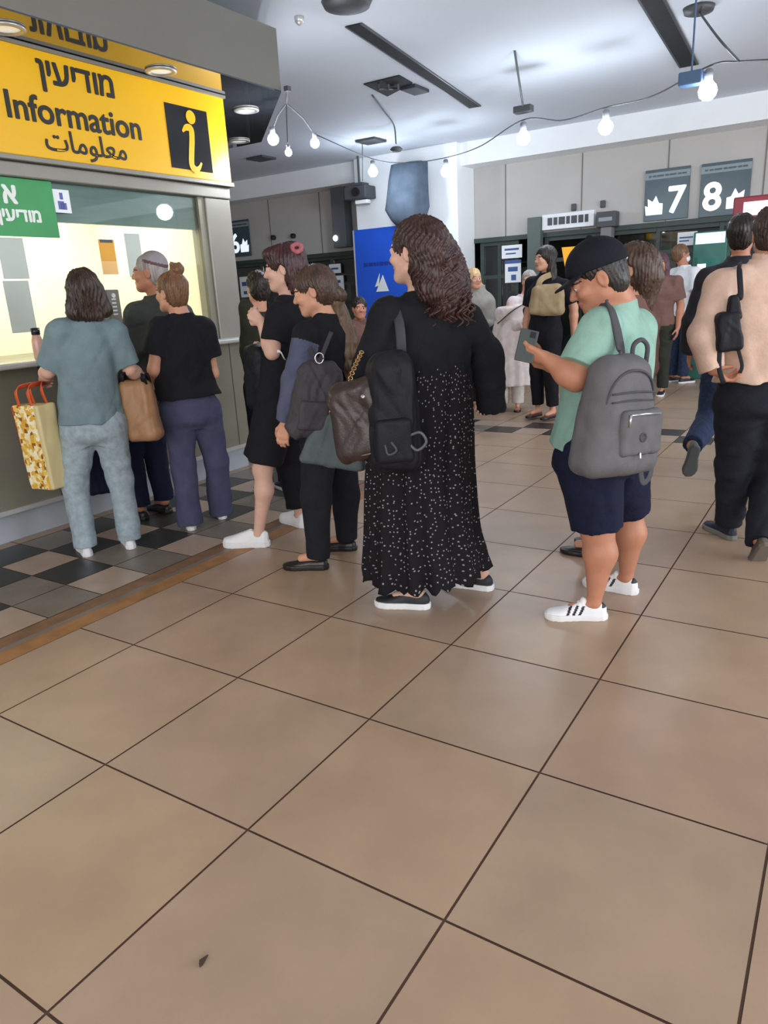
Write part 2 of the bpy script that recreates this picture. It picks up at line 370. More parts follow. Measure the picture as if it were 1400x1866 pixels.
# cloth cover hanging high on the column
a = [on_j(x, y, 15.7) for x, y in ((714, 303), (776, 303), (780, 388), (762, 412), (728, 412), (706, 380))]
f = MB(); R = []; 
top = [(714, 776, 303), (711, 777, 330), (708, 779, 360), (706, 781, 385), (716, 775, 402), (727, 764, 414)]
V = []; K = 28
for n, (xl, xr, y) in enumerate(top):
    (il, z), (ir, _) = on_j(xl, y, 15.55), on_j(xr, y, 15.55); cx, hw = (il+ir)/2, (ir-il)/2*T
    dp = (.16, .2, .22, .22, .18, .1)[n]
    for k in range(K):
        th = 2*math.pi*k/K; wob = 1 + .05*math.sin(5*th+n*.5) + .035*math.sin(9*th+1.3*n)
        V.append(W(cx, 15.55, z) + VI*hw*wob*math.copysign(abs(math.cos(th))**.8, math.cos(th)) + VJ*dp*wob*math.sin(th))
f.raw(V, [(n*K+k, n*K+(k+1) % K, (n+1)*K+(k+1) % K, (n+1)*K+k) for n in range(len(top)-1) for k in range(K)] + [tuple(range(K))[::-1], tuple(range((len(top)-1)*K, len(top)*K))])
t = thing('covered_screen', W((a[0][0]+a[1][0])/2, 15.55, a[4][1]), 'grey-blue cloth cover hung over a fixture high on the column', 'cover')
f.build('cloth_cover', cloth('cover_cloth', (88, 100, 116), noise=.2, nscale=5), t, True)
f = MB(); f.bij((a[0][0]+a[1][0])/2-.08, (a[0][0]+a[1][0])/2+.08, 15.5, 16.0, a[0][1]-.1, a[0][1]); f.build('arm', M_dgrey, t)
# blue banner against the column
i0, z1 = on_j(645, 420, 15.93); i1 = i0 + 1.35/T; z0 = .45
t = thing('banner', W((i0+i1)/2, 15.93, z0), 'tall blue banner on the column with a small white triangle emblem', 'banner')
f = MB(); f.bij(i0, i1, 15.93, 15.96, z0, z1); f.build('sheet', M_blue, t)
for a_ in (i0-.04, i1): f = MB(); f.bij(a_, a_+.04, 15.92, 15.97, z0, z1); f.build('side_rail', M_steel, t)
ix, zx = on_j(688, 481, 15.93); f = MB(); rr = random.Random(2); x = ix-.45
while x < ix+.4: w = rr.uniform(.06, .14); f.bij(x, x+w, 15.922, 15.93, zx-.03, zx+.03); f.bij(x+w, x+w+.03, 15.9285, 15.93, zx-.004, zx+.004); x += w+.03
f.build('caption', mat('banner_print', (18, 50, 140), .6), t)
ix, zx = on_j(697, 520, 15.93); f = MB()
f.plate([(-.13, -.1), (.13, -.1), (.02, .17)], W(ix, 15.93, zx), VI, VZ, -VJ, .006)
f.plate([(-.13, -.02), (-.02, .2), (-.05, -.0)], W(ix, 15.93, zx)-VI*.02, VI, VZ, -VJ, .007); f.build('emblem', M_wprint, t)
# green-grey post, white notice strip and grey cabinet on the far wall
i0, z1 = on_j(961, 397, 16.7); i1 = on_j(985, 397, 16.7)[0]
mb = MB(); mb.bij(i0, i1, 16.7, JW-.07, 0, z1, 0, .01); tag(mb.build('post', mat('post_green_grey', (86, 98, 94), .5, noise=.08, nscale=4)), 'square green-grey post by the shop fronts, left of the notice strip', 'post')
i0, z1 = on_j(988, 392, 16.8); i1 = on_j(1083, 386, 16.8)[0]; z0 = on_j(988, 420, 16.8)[1]
t = thing('notice_strip', W((i0+i1)/2, JW, z0), 'long white notice strip with a line of dark text beside the post', 'sign')
f = MB(); f.bij(i0, i1, 16.8, JW-.016, z0, z1, 0, .006); f.build('board', M_white, t)
f = MB(); x = i0+.15; rr = random.Random(7); zm = (z0+z1)/2
while x < i1-.2: w = rr.uniform(.08, .2); f.bij(x, min(x+w, i1-.12), 16.79, 16.8, zm-.05, zm+.06); x += w+.035
f.build('lettering', M_dgrey, t)
i0, z1 = on_j(1087, 387, 16.6); i1, z0 = on_j(1121, 425, 16.6)
t = thing('monitor', W((i0+i1)/2, JW, z0), 'small grey monitor on the wall right of the notice strip', 'monitor')
f = MB(); f.bij(i0, i1, 16.6, JW-.066, z0+.1, z1, 0, .01); f.build('case', M_dgrey, t)
f = MB(); f.bij(i0+.06, i1-.08, 16.59, 16.6, z0+.18, z1-.08); f.build('screen', mat('screen_pale', (150, 160, 166), .2), t)
f = MB(); f.bij(i0+.1, i1-.1, 16.64, JW-.07, z0-.12, z0+.1, 0, .01); f.build('bracket', mat('bracket_grey', (120, 122, 122), .6), t)
# notices on the glass
def notice(a, b, j, label, stripes, name='notice', m=M_white):
    i0, z1 = on_j(*a, j); i1, z0 = on_j(*b, j)
    t = thing(name, W((i0+i1)/2, j, z0), label, 'notice', 'paper notices on the far shop fronts')
    f = MB(); f.bij(i0, i1, j-.02, j, z0, z1); f.build('sheet', m, t)
    f = MB()
    for k, (u0, u1, v0, v1) in enumerate(stripes): f.bij(i0+(i1-i0)*u0, i0+(i1-i0)*u1, j-.028, j-.02, z0+(z1-z0)*v0, z0+(z1-z0)*v1)
    f.build('print', mat('notice_blue', (66, 92, 150), .6), t)
notice((915, 448), (952, 469), JW, 'upper white paper notice taped left of the green-grey post', [(.15, .85, .6, .75), (.2, .7, .3, .4)])
notice((921, 475), (950, 514), JW, 'lower white and blue paper notice taped left of the green-grey post', [(0, 1, .85, 1), (.2, .8, .5, .7), (.4, .7, .1, .35)])
notice((1236, 424), (1270, 446), JW-.1, 'white paper notice above the man in the white mask', [(.1, .8, .55, .65), (.1, .6, .3, .4)])
notice((600, 482), (622, 497), JW, 'small white leaflet on the dark shop glass left of the banner', [(.2, .8, .4, .6)])
notice((608, 503), (628, 528), JW, 'crumpled lower white leaflet on the dark shop glass left of the banner', [(.1, .7, .5, .7)])
notice((437, 505), (459, 541), JW, 'tall white poster on the dark shop glass below the number 6 panel', [(.2, .8, .55, .75), (.3, .7, .15, .3)])
# lit drinks cooler at the right and a yellow pointed sign
i0, z1 = on_j(1268, 424, 16.5); i1 = on_j(1330, 424, 16.5)[0]
t = thing('drinks_cooler', W((i0+i1)/2, 16.6, 0), 'tall green drinks cooler with a lit top panel against the far shop front', 'cooler')
f = MB(); f.bij(i0, i1, 16.3, JW-.14, 0.0, z1, 0, .015); f.build('cabinet', mat('cooler_green', (44, 104, 92), .4, noise=.15, nscale=4), t)
f = MB(); f.bij(i0+.05, i1-.05, 16.29, 16.3, z1-.16, z1-.02); f.build('top_panel', mat('cooler_lit', (196, 226, 240), .4, emit=1.0), t)
f = MB(); f.bij(i0+.1, i1-.1, 16.285, 16.3, .3, z1-.35); f.build('door', mat('cooler_door', (60, 120, 110), .1), t)
f = MB(); f.bij(i0+.12, i0+.3, 16.28, 16.285, z1-.8, z1-.42); f.build('door_light', mat('cooler_white', (215, 245, 240), .4, emit=1.1), t)
f = MB(); f.tube([W(i1-.2, 16.25, .8), W(i1-.2, 16.25, 1.4)], .015); f.build('handle', M_steel, t)
ix, z1 = on_j(1025, 451, JW-.1); ix2 = on_j(1061, 449, JW-.1)[0]; z0 = on_j(1043, 500, JW-.1)[1]; w = (ix2-ix)*T
t = thing('pointed_sign', W((ix+ix2)/2, JW-.1, z0), 'yellow and orange sign narrowing downwards on the shop glass', 'sign')
f = MB(); f.plate([(0, z1-z0), (w*.26, 0), (w*.74, 0), (w, z1-z0)], W(ix, JW-.1, z0), VI, VZ, -VJ, .03); f.build('board', mat('sign_orange', (248, 176, 40), .5, emit=.25), t)
f = MB(); f.plate([(w*.3, .03), (w*.3, .2), (w*.7, .2), (w*.7, .03)], W(ix, JW-.1, z0)-VJ*.03, VI, VZ, -VJ, .004); f.build('print', mat('sign_pale', (190, 170, 70), .6), t)
ix, zx = on_j(1385, 380, 15.5)
t = thing('neon_sign', W(ix, 15.5, zx-.12), 'glowing pink-red light sign at the right edge of the far wall', 'sign')
f = MB(); f.bij(ix-.5, ix+.6, 15.5, 15.6, zx-.16, zx+.16, 0, .02); f.tube([W(ix+.2, 15.55, zx+.1), W(ix+.2, 15.55, ZC)], .012); f.build('case', mat('neon_case', (120, 40, 52), .5, emit=.35), t)
f = MB(); f.bij(ix-.3, ix+.45, 15.48, 15.5, zx-.07, zx+.09, 0, .005); f.build('tube_light', mat('neon_pink', (255, 190, 205), .4, emit=3), t)
# small fittings on the wall panels
for px, py, lb in ((1047, 378, 'small dark wall fitting above the notice strip'), (1100, 372, 'small pale wall fitting above the grey monitor')):
    ix, zx = on_j(px, py, JW); f = MB(); f.bij(ix-.06, ix+.06, JW-.08, JW-.003, zx-.05, zx+.05, 0, .01); tag(f.build('wall_fitting', M_dgrey), lb, 'fitting')
for px, py, lb in ((500, 433, 'left of two small black wall sensors left of the dark speaker'), (536, 430, 'right of two small black wall sensors left of the dark speaker')):
    ix, zx = on_j(px, py, JW); f = MB(); f.lathe(W(ix, JW-.003, zx), [(0, 0), (.05, 0), (.045, .06), (0, .07)], 12, axis=-VJ); tag(f.build('wall_sensor', M_gblack), lb, 'sensor')

# ------------------------------------------------------------------ information booth
IB = -5.05; JE = 5.66; ZL = 1.095
bo = thing('information_booth', W(IB-1.5, 2, 0), 'large olive-grey information booth with a lit cream window and dark canopy', 'booth')
oct_ = lambda d, je, jd: [W(IB+d, -1), W(IB+d, je), W(IB+d-jd, je+jd), W(-9, je+jd), W(-9, -1)]
f = MB(); f.prism([(p.x, p.y) for p in oct_(-.12, JE, 2.0)], 0, .20); f.build('plinth', mat('plinth_pale', (176, 182, 190), .25, noise=.06, nscale=4), bo)
f = MB(); f.prism([(p.x, p.y) for p in oct_(0, JE+.1, 2.0)], .20, ZL)
for j in (-.2, 1.2, 2.6, 4.0, 5.4): f.bij(IB-.01, IB+.004, j-.006, j+.006, .22, ZL, 1)
f.build('counter_panel', [M_olive, M_dgrey], bo)
f = MB(); f.bij(IB-.02, IB+.02, -1, JE+.1, .195, .225); f.build('bottom_rail', M_steel, bo)
f = MB(); f.bij(IB-.14, IB+.05, 5.22, JE, ZL, 2.2, 0, .01); f.bij(IB-.14, IB+.02, 5.12, 5.22, ZL, 2.2, 1); f.build('pillar', [M_olive2, M_olive], bo)
f = MB(); f.bij(IB-.16, IB+.07, -1, JE, 2.2, 2.285, 0, .008); f.bij(IB-.1, IB+.03, -1, 5.2, ZL, ZL+.03, 1); f.build('window_frame', [M_olive2, M_steel], bo)
for a, b in ((-1, 5.15),):
    f = MB(); f.bij(IB-.03, IB-.01, a, b, ZL, 2.22); f.build('window_pane', M_gl, bo)
f = MB(); f.bij(IB-.12, IB-.06, -1, 5.2, 1.965, 2.22); f.build('frosted_band', M_teal, bo)
f = MB(); f.bij(-7.4, -7.2, -1, 5.2, ZL, 2.6); f.bij(-7.4, IB-.14, 5.2, 5.32, ZL, 2.6); f.bij(-7.2, IB-.3, -1, -.9, ZL, 2.6); f.bij(-7.2, IB-.15, -1, 5.2, 2.5, 2.6); f.build('interior_wall', M_blind, bo)
zs = 2.945; canp = [W(-4.34, -1), W(-4.34, 6.08), W(-6.5, 8.15), W(-9, 8.15), W(-9, -1)]
f = MB(); f.prism([(p.x, p.y) for p in canp], zs+.01, zs+.41); f.build('fascia', M_fascia, bo)
f = MB(); f.prism([(p.x, p.y) for p in canp], zs, zs+.01); f.build('soffit', M_soffit, bo)
f = MB(); f.bij(-9, IB-.2, -1, JE-.2, 2.6, zs); f.bij(-9, IB-.14, 5.33, JE-.06, ZL, zs-.05); f.build('side_wall', M_olive, bo)
f = MB(); f.prism([(p.x, p.y) for p in canp], zs+.41, zs+.43); f.build('roof_edge', M_fascia, bo)
for k, j in enumerate((0.3, 2.2, 4.0)):
    la = area('booth_lamp', W(-6.15, j, 2.48), W(-6.15, j, 0), .8, .8, 23, (1, .93, .78))
# counter ledge
f = MB(); f.bij(IB+.055, IB+.33, -1, JE+.1, ZL+.001, ZL+.036, 0, .01)
f.prism([(p.x, p.y) for p in [W(IB+.055, JE+.1), W(IB+.33, JE+.1), W(IB+.18, JE+.5), W(IB-.3, JE+.95), W(IB-.3, JE+.1)]], ZL+.001, ZL+.036)
tag(f.build('counter_ledge', M_steel), 'long pale steel ledge along the front of the information booth', 'counter')
# yellow sign
ISG = IB+.1; z0, z1 = 2.318, 2.932
sg = thing('information_sign', W(ISG, 2.5, z0), 'long yellow sign reading Information in three scripts above the booth window', 'sign')
f = MB(); f.bij(IB-.1, ISG, -1, JE+.02, z0, z1, 0, .008); f.build('panel', M_yellow, sg)
f = MB(); f.bij(IB-.1, ISG+.03, -1, JE+.03, z0-.03, z0, 0, .004); f.bij(IB-.1, ISG+.03, -1, JE+.03, z1-.012, z1+.008); f.build('rail', M_olive2, sg)
def sign_text(px, py, body, size, bold, name, **k):
    j, z = on_i(px, py, ISG); f = MB(); r = f.text(body, W(ISG+.002, j, z), VJ, VZ, VI, size, .004, 0, bold, **k); return f, r
f, r = sign_text(141, 152, 'ןיעידומ', .200, .005, 'l', sx=1.02); f.build('hebrew_lettering', M_black, sg)
f, r = sign_text(143, 213, 'Information', .208, .004, 'l', sx=1.015); f.build('latin_lettering', M_black, sg)
f, r = sign_text(160, 270, '\uFE95\uFE8E\uFEE3\uFEEE\uFEE0\uFECC\uFEE3', .172, .0018, 'l'); f.build('arabic_lettering', M_black, sg)
(ja, za), (jb, zb) = on_i(298, 183, ISG), on_i(391, 316, ISG)
jb2 = on_i(380, 200, ISG)[0]
f = MB(); f.bij(ISG, ISG+.006, ja, jb-.03, zb+.0, za-.01); bs = f.build('symbol_board', M_gblack, sg)
jc = (ja+jb)/2; zc = (za+zb)/2; Hh = za-zb
f = MB(); o = W(ISG+.012, jc, zc); f.lathe(o + VZ*Hh*.33 + VJ*.02, [(0, 0), (.046, 0), (.046, .004), (0, .004)], 24, axis=VI)
pts = crv([(-.075, .035), (-.035, .065), (.012, .06), (.012, .0), (-.005, -.08), (-.02, -.17), (.01, -.2), (.05, -.19), (.085, -.15)], 40)
wd_ = np.interp(np.linspace(0, 1, 40), [0, .12, .25, .7, .8, 1], [.008, .02, .026, .026, .02, .008])
tn = np.gradient(pts, axis=0); tn /= np.linalg.norm(tn, axis=1)[:, None]; nn = np.stack([-tn[:, 1], tn[:, 0]], 1)
A, B = pts + nn*wd_[:, None], pts - nn*wd_[:, None]; f.V0 = len(f.V)
V = [o + VJ*p[0]*1.0 + VZ*p[1]*1.05 for p in A] + [o + VJ*p[0] + VZ*p[1]*1.05 for p in B]
f.raw(V, [(k, k+1, 41+k, 40+k) for k in range(39)] ); f.build('symbol', M_yellow, sg)
# green notice hung inside at the left of the window
(j1, zt), (_, zbm) = on_i(93, 335, IB+.02), on_i(93, 433, IB+.02)
gs = thing('green_sign', W(IB+.02, 1.2, zbm), 'green sign with white Hebrew letters at the top left of the booth window', 'sign')
f = MB(); f.bij(IB+.0, IB+.02, .2, j1, zbm, 2.197); f.build('board', M_green, gs)
j, z = on_i(17, 354, IB+.02); f = MB(); f.text('א', W(IB+.021, j, z), VJ, VZ, VI, .16, .003, 0, .006); 
j, z = on_i(74, 399, IB+.02); f.text('ןיעידומ', W(IB+.021, j, z), VJ, VZ, VI, .105, .003, 0, .004, anchor='r'); f.build('lettering', M_wprint, gs)
# sheets taped to the glass
def sheet(c4, m, label, name='paper_notice', extra=None):
    (j0, z1), (j1, z0) = on_i(*c4[0], IB), on_i(*c4[1], IB); f = MB(); f.bij(IB+.001, IB+.004, j0, j1, z0, z1)
    if extra: f.bij(IB+.004, IB+.006, j0, j1, z0, z0+(z1-z0)*.38, 1); f.bij(IB+.004, IB+.007, j0+.02, j1-.02, z1-.02, z1, 2)
    o = f.build(name, [m, M_peach, M_dgrey]); tag(o, label, 'notice', 'papers taped on the booth window')
sheet(((-8, 432), (54, 508)), M_paper, 'pale grey-green paper taped under the green sign, upper of two')
sheet(((4, 512), (68, 604)), M_paper, 'pale grey-green paper on the booth glass, lower of two')
sheet(((178, 436), (216, 500)), M_orange, 'orange paper on the booth glass left of the man in the skullcap', extra=1)
sheet(((225, 425), (264, 505)), M_paper, 'grey-green paper on the booth glass behind the skullcap man')
(j0, z1), (j1, z0) = on_i(93, 344, IB), on_i(131, 389, IB)
t = thing('window_sticker', W(IB, (j0+j1)/2, z0), 'small white and blue square sticker right of the green sign', 'sticker')
f = MB(); f.bij(IB+.001, IB+.004, j0, j1, z0, z1); f.build('sheet', M_white, t)
f = MB(); f.bij(IB+.004, IB+.006, j0+.05, j0+.12, z0+.02, z0+.07); f.bij(IB+.004, IB+.006, j1-.12, j1-.05, z0+.02, z0+.06); f.bij(IB+.004, IB+.006, j0+.08, j1-.08, z0+.08, z0+.12); f.build('print', mat('sticker_blue', (92, 104, 168), .6), t)
# intercom box on the glass
(j0, z1), (j1, z0) = on_i(192, 528, IB+.1), on_i(226, 592, IB+.1)
t = thing('intercom', W(IB+.05, (j0+j1)/2, z0), 'grey intercom box on the booth window beside the teal shirt woman', 'intercom')
f = MB(); f.bij(IB+.0, IB+.1, j0, j1, ZL+.04, z1, 0, .008); f.build('housing', mat('intercom_grey', (112, 108, 98), .4, metal=.4), t)
f = MB()
for k in range(5): f.bij(IB+.1, IB+.104, j0+.06, j1-.06, z0+.07+k*.025, z0+.08+k*.025)
f.lathe(W(IB+.1, (j0+j1)/2, z1-.04), [(0, 0), (.018, 0), (.016, .008), (0, .008)], 12, 0, VI); f.build('grille', M_steel, t)
# bottle on the ledge
b = W(IB+.2, on_i(71, 640, IB+.2)[0], ZL+.037); t = thing('bottle', b, 'small pinkish bottle with a black cap on the booth ledge', 'bottle')
f = MB(); f.lathe(b, [(0, 0), (.03, 0), (.034, .01), (.034, .11), (.026, .14), (.022, .15), (0, .15)], 20); f.build('flask', mat('bottle_pink', (206, 158, 140), .25), t, True)
f = MB(); f.lathe(b, [(0, .15), (.026, .15), (.026, .19), (0, .192)], 20); f.build('cap', M_gblack, t, True)
# recessed lights in the soffit
for k, (px, py) in enumerate(((10, 50), (293, 128), (449, 200), (436, 256))):
    i, j = on_z(px, py, zs); p = W(i, j, zs)
    t = thing('downlight', p, ('round recessed light in the canopy above the left end of the yellow sign', 'round recessed light in the canopy above the word ending of the yellow sign',
        'round recessed light in the dark canopy right of the sign, nearer one', 'round recessed light in the dark canopy right of the sign, farther one')[k], 'lamp', 'recessed lights in the booth canopy')
    f = MB(); f.lathe(p, [(.105, -.001), (.105, -.012), (.08, -.016), (.08, -.001)], 28); f.build('rim', M_steel, t, True)
    f = MB(); f.lathe(p, [(0, -.003), (.08, -.003), (.06, -.008), (0, -.008)], 24); f.build('lens', mat('lamp_lens', (230, 232, 226), .15, emit=.5), t, True)

# ------------------------------------------------------------------ ceiling fittings, cables and bulbs
def slot(a, b, w, label):
    i0, j0 = on_z(*a, ZC); i1, j1 = on_z(*b, ZC); p, q = W(i0, j0, ZC-.006), W(i1, j1, ZC-.006); d = (q-p).normalized(); s_ = Vector((-d.y, d.x, 0))
    t = thing('ceiling_slot', (p+q)/2, label, 'vent', 'dark linear slots in the ceiling')
    f = MB(); f.obox((p+q)/2, (q-p)/2, s_*w*.5, VZ*.006); f.build('opening', M_void_shade, t)  # solid dark strip; the shade of the gap is its colour
    f = MB(); 
    for e in (-1, 1): f.obox((p+q)/2 + s_*e*w*.55, (q-p)/2, s_*w*.06, VZ*.007)
    f.build('edge', M_dgrey, t)
slot((644, 44), (866, 194), .13, 'long dark slot in the ceiling above the dress woman')
slot((1178, -20), (1256, 119), .16, 'dark slot in the ceiling at the top right, ending by a hanging bulb')
c4 = [W(*on_z(x, y, ZC), ZC) for x, y in ((663, 152), (728, 136), (752, 150), (706, 174))]
t = thing('ceiling_hatch', sum(c4, Vector())/4, 'open dark hatch in the ceiling left of the long slot', 'hatch')
f = MB(); f.hexa([p - VZ*.012 for p in c4] + [p - VZ*.001 for p in c4]); f.build('opening', M_void_shade, t)  # flat dark plate below the ceiling, coloured as the shade in the hole
cc = W(*on_z(756, 160, ZC), ZC); f = MB(); f.obox(cc - VZ*.02, VI*.10, VJ*.16, VZ*.018, 0, .008); f.build('flap', mat('flap_dark', (52, 56, 62), .6), t)
f = MB()
for k in range(3): f.tube([c4[0].lerp(c4[2], .3+k*.2), c4[0].lerp(c4[2], .3+k*.2) - VZ*.06, c4[1].lerp(c4[3], .5)-VZ*.03], .012)
f.build('loose_wires', M_cable, t)
def rosette(px, py, r, label, m=M_dgrey, n='ceiling_rose'):
    p = W(*on_z(px, py, ZC), ZC); f = MB(); f.lathe(p, [(0, 0), (r, 0), (r*.9, -.04), (r*.4, -.06), (0, -.06)], 20); return tag(f.build(n, m, None, True), label, 'ceiling rose'), p
rosette(632, 2, .2, 'dark fitting in the ceiling at the top edge, above the long slot')
r2, pr2 = rosette(1274, 13, .13, 'dark round ceiling rose at the top right, cable hanging from it')
rosette(545, 30, .04, 'tiny pale sprinkler head in the ceiling right of the booth canopy', M_steel, 'sprinkler_head')
for px, py, lb in ((476, 287, 'small dark speaker grille in the ceiling right of the yellow sign'), (676, 255, 'small dark speaker grille in the ceiling above the blue banner')):
    p = W(*on_z(px, py, ZC), ZC); f = MB(); f.obox(p - VZ*.016, VI*.17, VJ*.17, VZ*.015, 0, .004); tag(f.build('ceiling_speaker', M_dgrey), lb, 'speaker')
# bulbs on a festoon cable; each bulb its own socket, globe and light
JB = 11.5
def bulb_at(p, r, label, power=30, drop=.05):
    t = thing('light_bulb', p, label, 'light bulb', 'bare bulbs on the festoon cable')
    f = MB(); f.lathe(p, [(0, -r), (r*.5, -r*.87), (r*.87, -r*.5), (r, 0), (r*.87, r*.5), (r*.55, r*.85), (r*.4, r*1.1), (0, r*1.1)], 20); f.build('globe', M_bulb, t, True)
    f = MB(); f.lathe(p, [(0, r*1.08), (r*.45, r*1.08), (r*.48, r*2.0), (r*.3, r*2.2), (0, r*2.2)], 14); f.build('socket', M_sock, t, True)
    l = bpy.data.lights.new('bulb', 'POINT'); l.energy = power; l.shadow_soft_size = r*1.3; l.color = (.80, .90, 1.0)
    o = bpy.data.objects.new('bulb', l); COL.objects.link(o); o.location = p - VZ*.28
    return p + VZ*r*2.2
def pj3(px, py, j): i, z = on_j(px, py, j); return W(i, j, z)
bl = [(680, 313, 14.3, 'bare glowing bulb left of the cloth cover on the column'), (813, 313, 13.9, 'bare glowing bulb right of the cloth cover on the column'),
      (954, 252, 11.2, 'bare glowing bulb third from the right, under a thin hanging rod'), (1104, 232, 11.0, 'bare glowing bulb between the rod and the dark slot'), (1290, 166, 9.3, 'bare glowing bulb at the top right, nearest to the dark slot')]
tops = [bulb_at(pj3(x, y, j), .072, lb, 11 if x > 1200 else 23) for x, y, j, lb in bl]
f = MB(); pts = [pj3(575, 245, 12.5)]
for k, p in enumerate(tops):
    if k: m_ = pts[-1].lerp(p, .5); pts.append(m_ - VZ*.05)
    pts.append(p + VZ*.02)
pts += [pj3(1348, 112, 9.0), pj3(1420, 108, 8.6)]
f.tube(pts, .0065, 6, n=90)
f.tube([pts[-2], pj3(1310, 70, 8.8), pr2 - VZ*.03], .009, 6, n=12)
tag(f.build('festoon_cable', M_cable, None, True), 'thin dark festoon cable sagging between the bulbs across the hall', 'cable')
t = thing('hanging_rod', W(*on_z(938, 92, ZC), ZC), 'thin dark rod hanging from the ceiling to the cable above a bulb', 'rod')
p0 = pj3(938, 92, 10.6); i_, j_ = to_ij(p0); p0 = W(*on_z(938, 92, ZC), ZC); p1 = tops[2] + VZ*.12
f = MB(); f.tube([p0, p0.lerp(p1, .5), p1], .011, 6); f.build('rod', M_cable, t)
f = MB(); f.obox(p1, VI*.1, VJ*.05, VZ*.035, 0, .01); f.build('junction_box', M_dgrey, t)
p = pj3(1260, 144, 9.3); f = MB(); f.obox(p, VI*.09, VJ*.06, VZ*.05, 0, .01); f.tube([p, Vector((p.x, p.y, ZC))], .008); tag(f.build('junction_box', mat('box_blue_grey', (70, 96, 130), .5)), 'blue-grey junction box by the top right bulb', 'junction box')
# thin wires hanging from the hatch and ceiling
f = MB(); a = W(*on_z(678, 172, ZC), ZC); bq = pj3(718, 228, 13.0); cq = pj3(722, 262, 13.4); f.tube([a, a.lerp(bq, .5), bq, cq], .010, 6, n=16)
f.lathe(cq - VZ*.1, [(.06, .0), (.09, .03), (.06, .06)], 14); tag(f.build('hanging_wire', M_cable, None, True), 'thin loose wire with a coiled end hanging from the ceiling hatch', 'wire')
f = MB(); a = W(*on_z(660, 258, ZC), ZC); f.tube([a, a - VZ*.1, pj3(661, 330, 14.8)], .008, 6); tag(f.build('hanging_wire', M_cable), 'thin straight wire hanging to the projector left of the column', 'wire')
# lamp cluster by the canopy corner
br = W(-4.25, 6.3, 2.95); pb = np.array(at(522, 188, br.y)); pb = Vector(pb)
t = thing('lamp_cluster', pb, 'small cluster of three bare bulbs hanging at the corner of the booth canopy', 'lamp')
bb = [Vector(at(498, 254, br.y+.1)), Vector(at(526, 278, br.y)), Vector(at(574, 261, br.y+.25))]
f = MB(); f.tube([W(-4.27, 6.12, 2.965), pb], .010); f.obox(W(-4.27, 6.12, 2.965), VI*.02, VJ*.02, VZ*.018); f.build('bracket', M_cable, t)
f = MB()
for q in bb: f.tube([pb, pb.lerp(q + VZ*.1, .6) + VZ*.01, q + VZ*.07], .006, 6)
f.build('cable', M_cable, t)
for q, r in zip(bb, (.045, .028, .038)):
    f = MB(); f.lathe(q, [(0, -r), (r*.5, -r*.87), (r*.87, -r*.5), (r, 0), (r*.87, r*.5), (r*.55, r*.85), (r*.4, r*1.1), (0, r*1.1)], 18); f.build('globe', M_bulb, t, True)
    f = MB(); f.lathe(q, [(0, r*1.08), (r*.45, r*1.08), (r*.5, r*2), (0, r*2.1)], 12); f.build('socket', M_sock, t, True)
    l = bpy.data.lights.new('bulb', 'POINT'); l.energy = 15; l.shadow_soft_size = r*1.3; l.color = (.9, .95, 1.0)
    o = bpy.data.objects.new('bulb', l); COL.objects.link(o); o.location = q - VZ*(r*2.6)
f = MB(); p = Vector(ground(371, 1755)); pp = [p + Vector((x*.5, y*.6, 0)) for x, y in ((-.012, -.02), (.0, -.012), (.014, .03), (.004, .028), (-.014, -.006))]
f.hexa([pp[0]+VZ*.001, pp[1]+VZ*.001, pp[2]+VZ*.001, pp[4]+VZ*.001, pp[0]+VZ*.012, pp[1]+VZ*.008, pp[2]+VZ*.005, pp[4]+VZ*.014]); tag(f.build('dry_leaf', mat('leaf_dark', (60, 42, 32), .8)), 'tiny dark dry leaf lying on the tan tiles near the front', 'leaf')
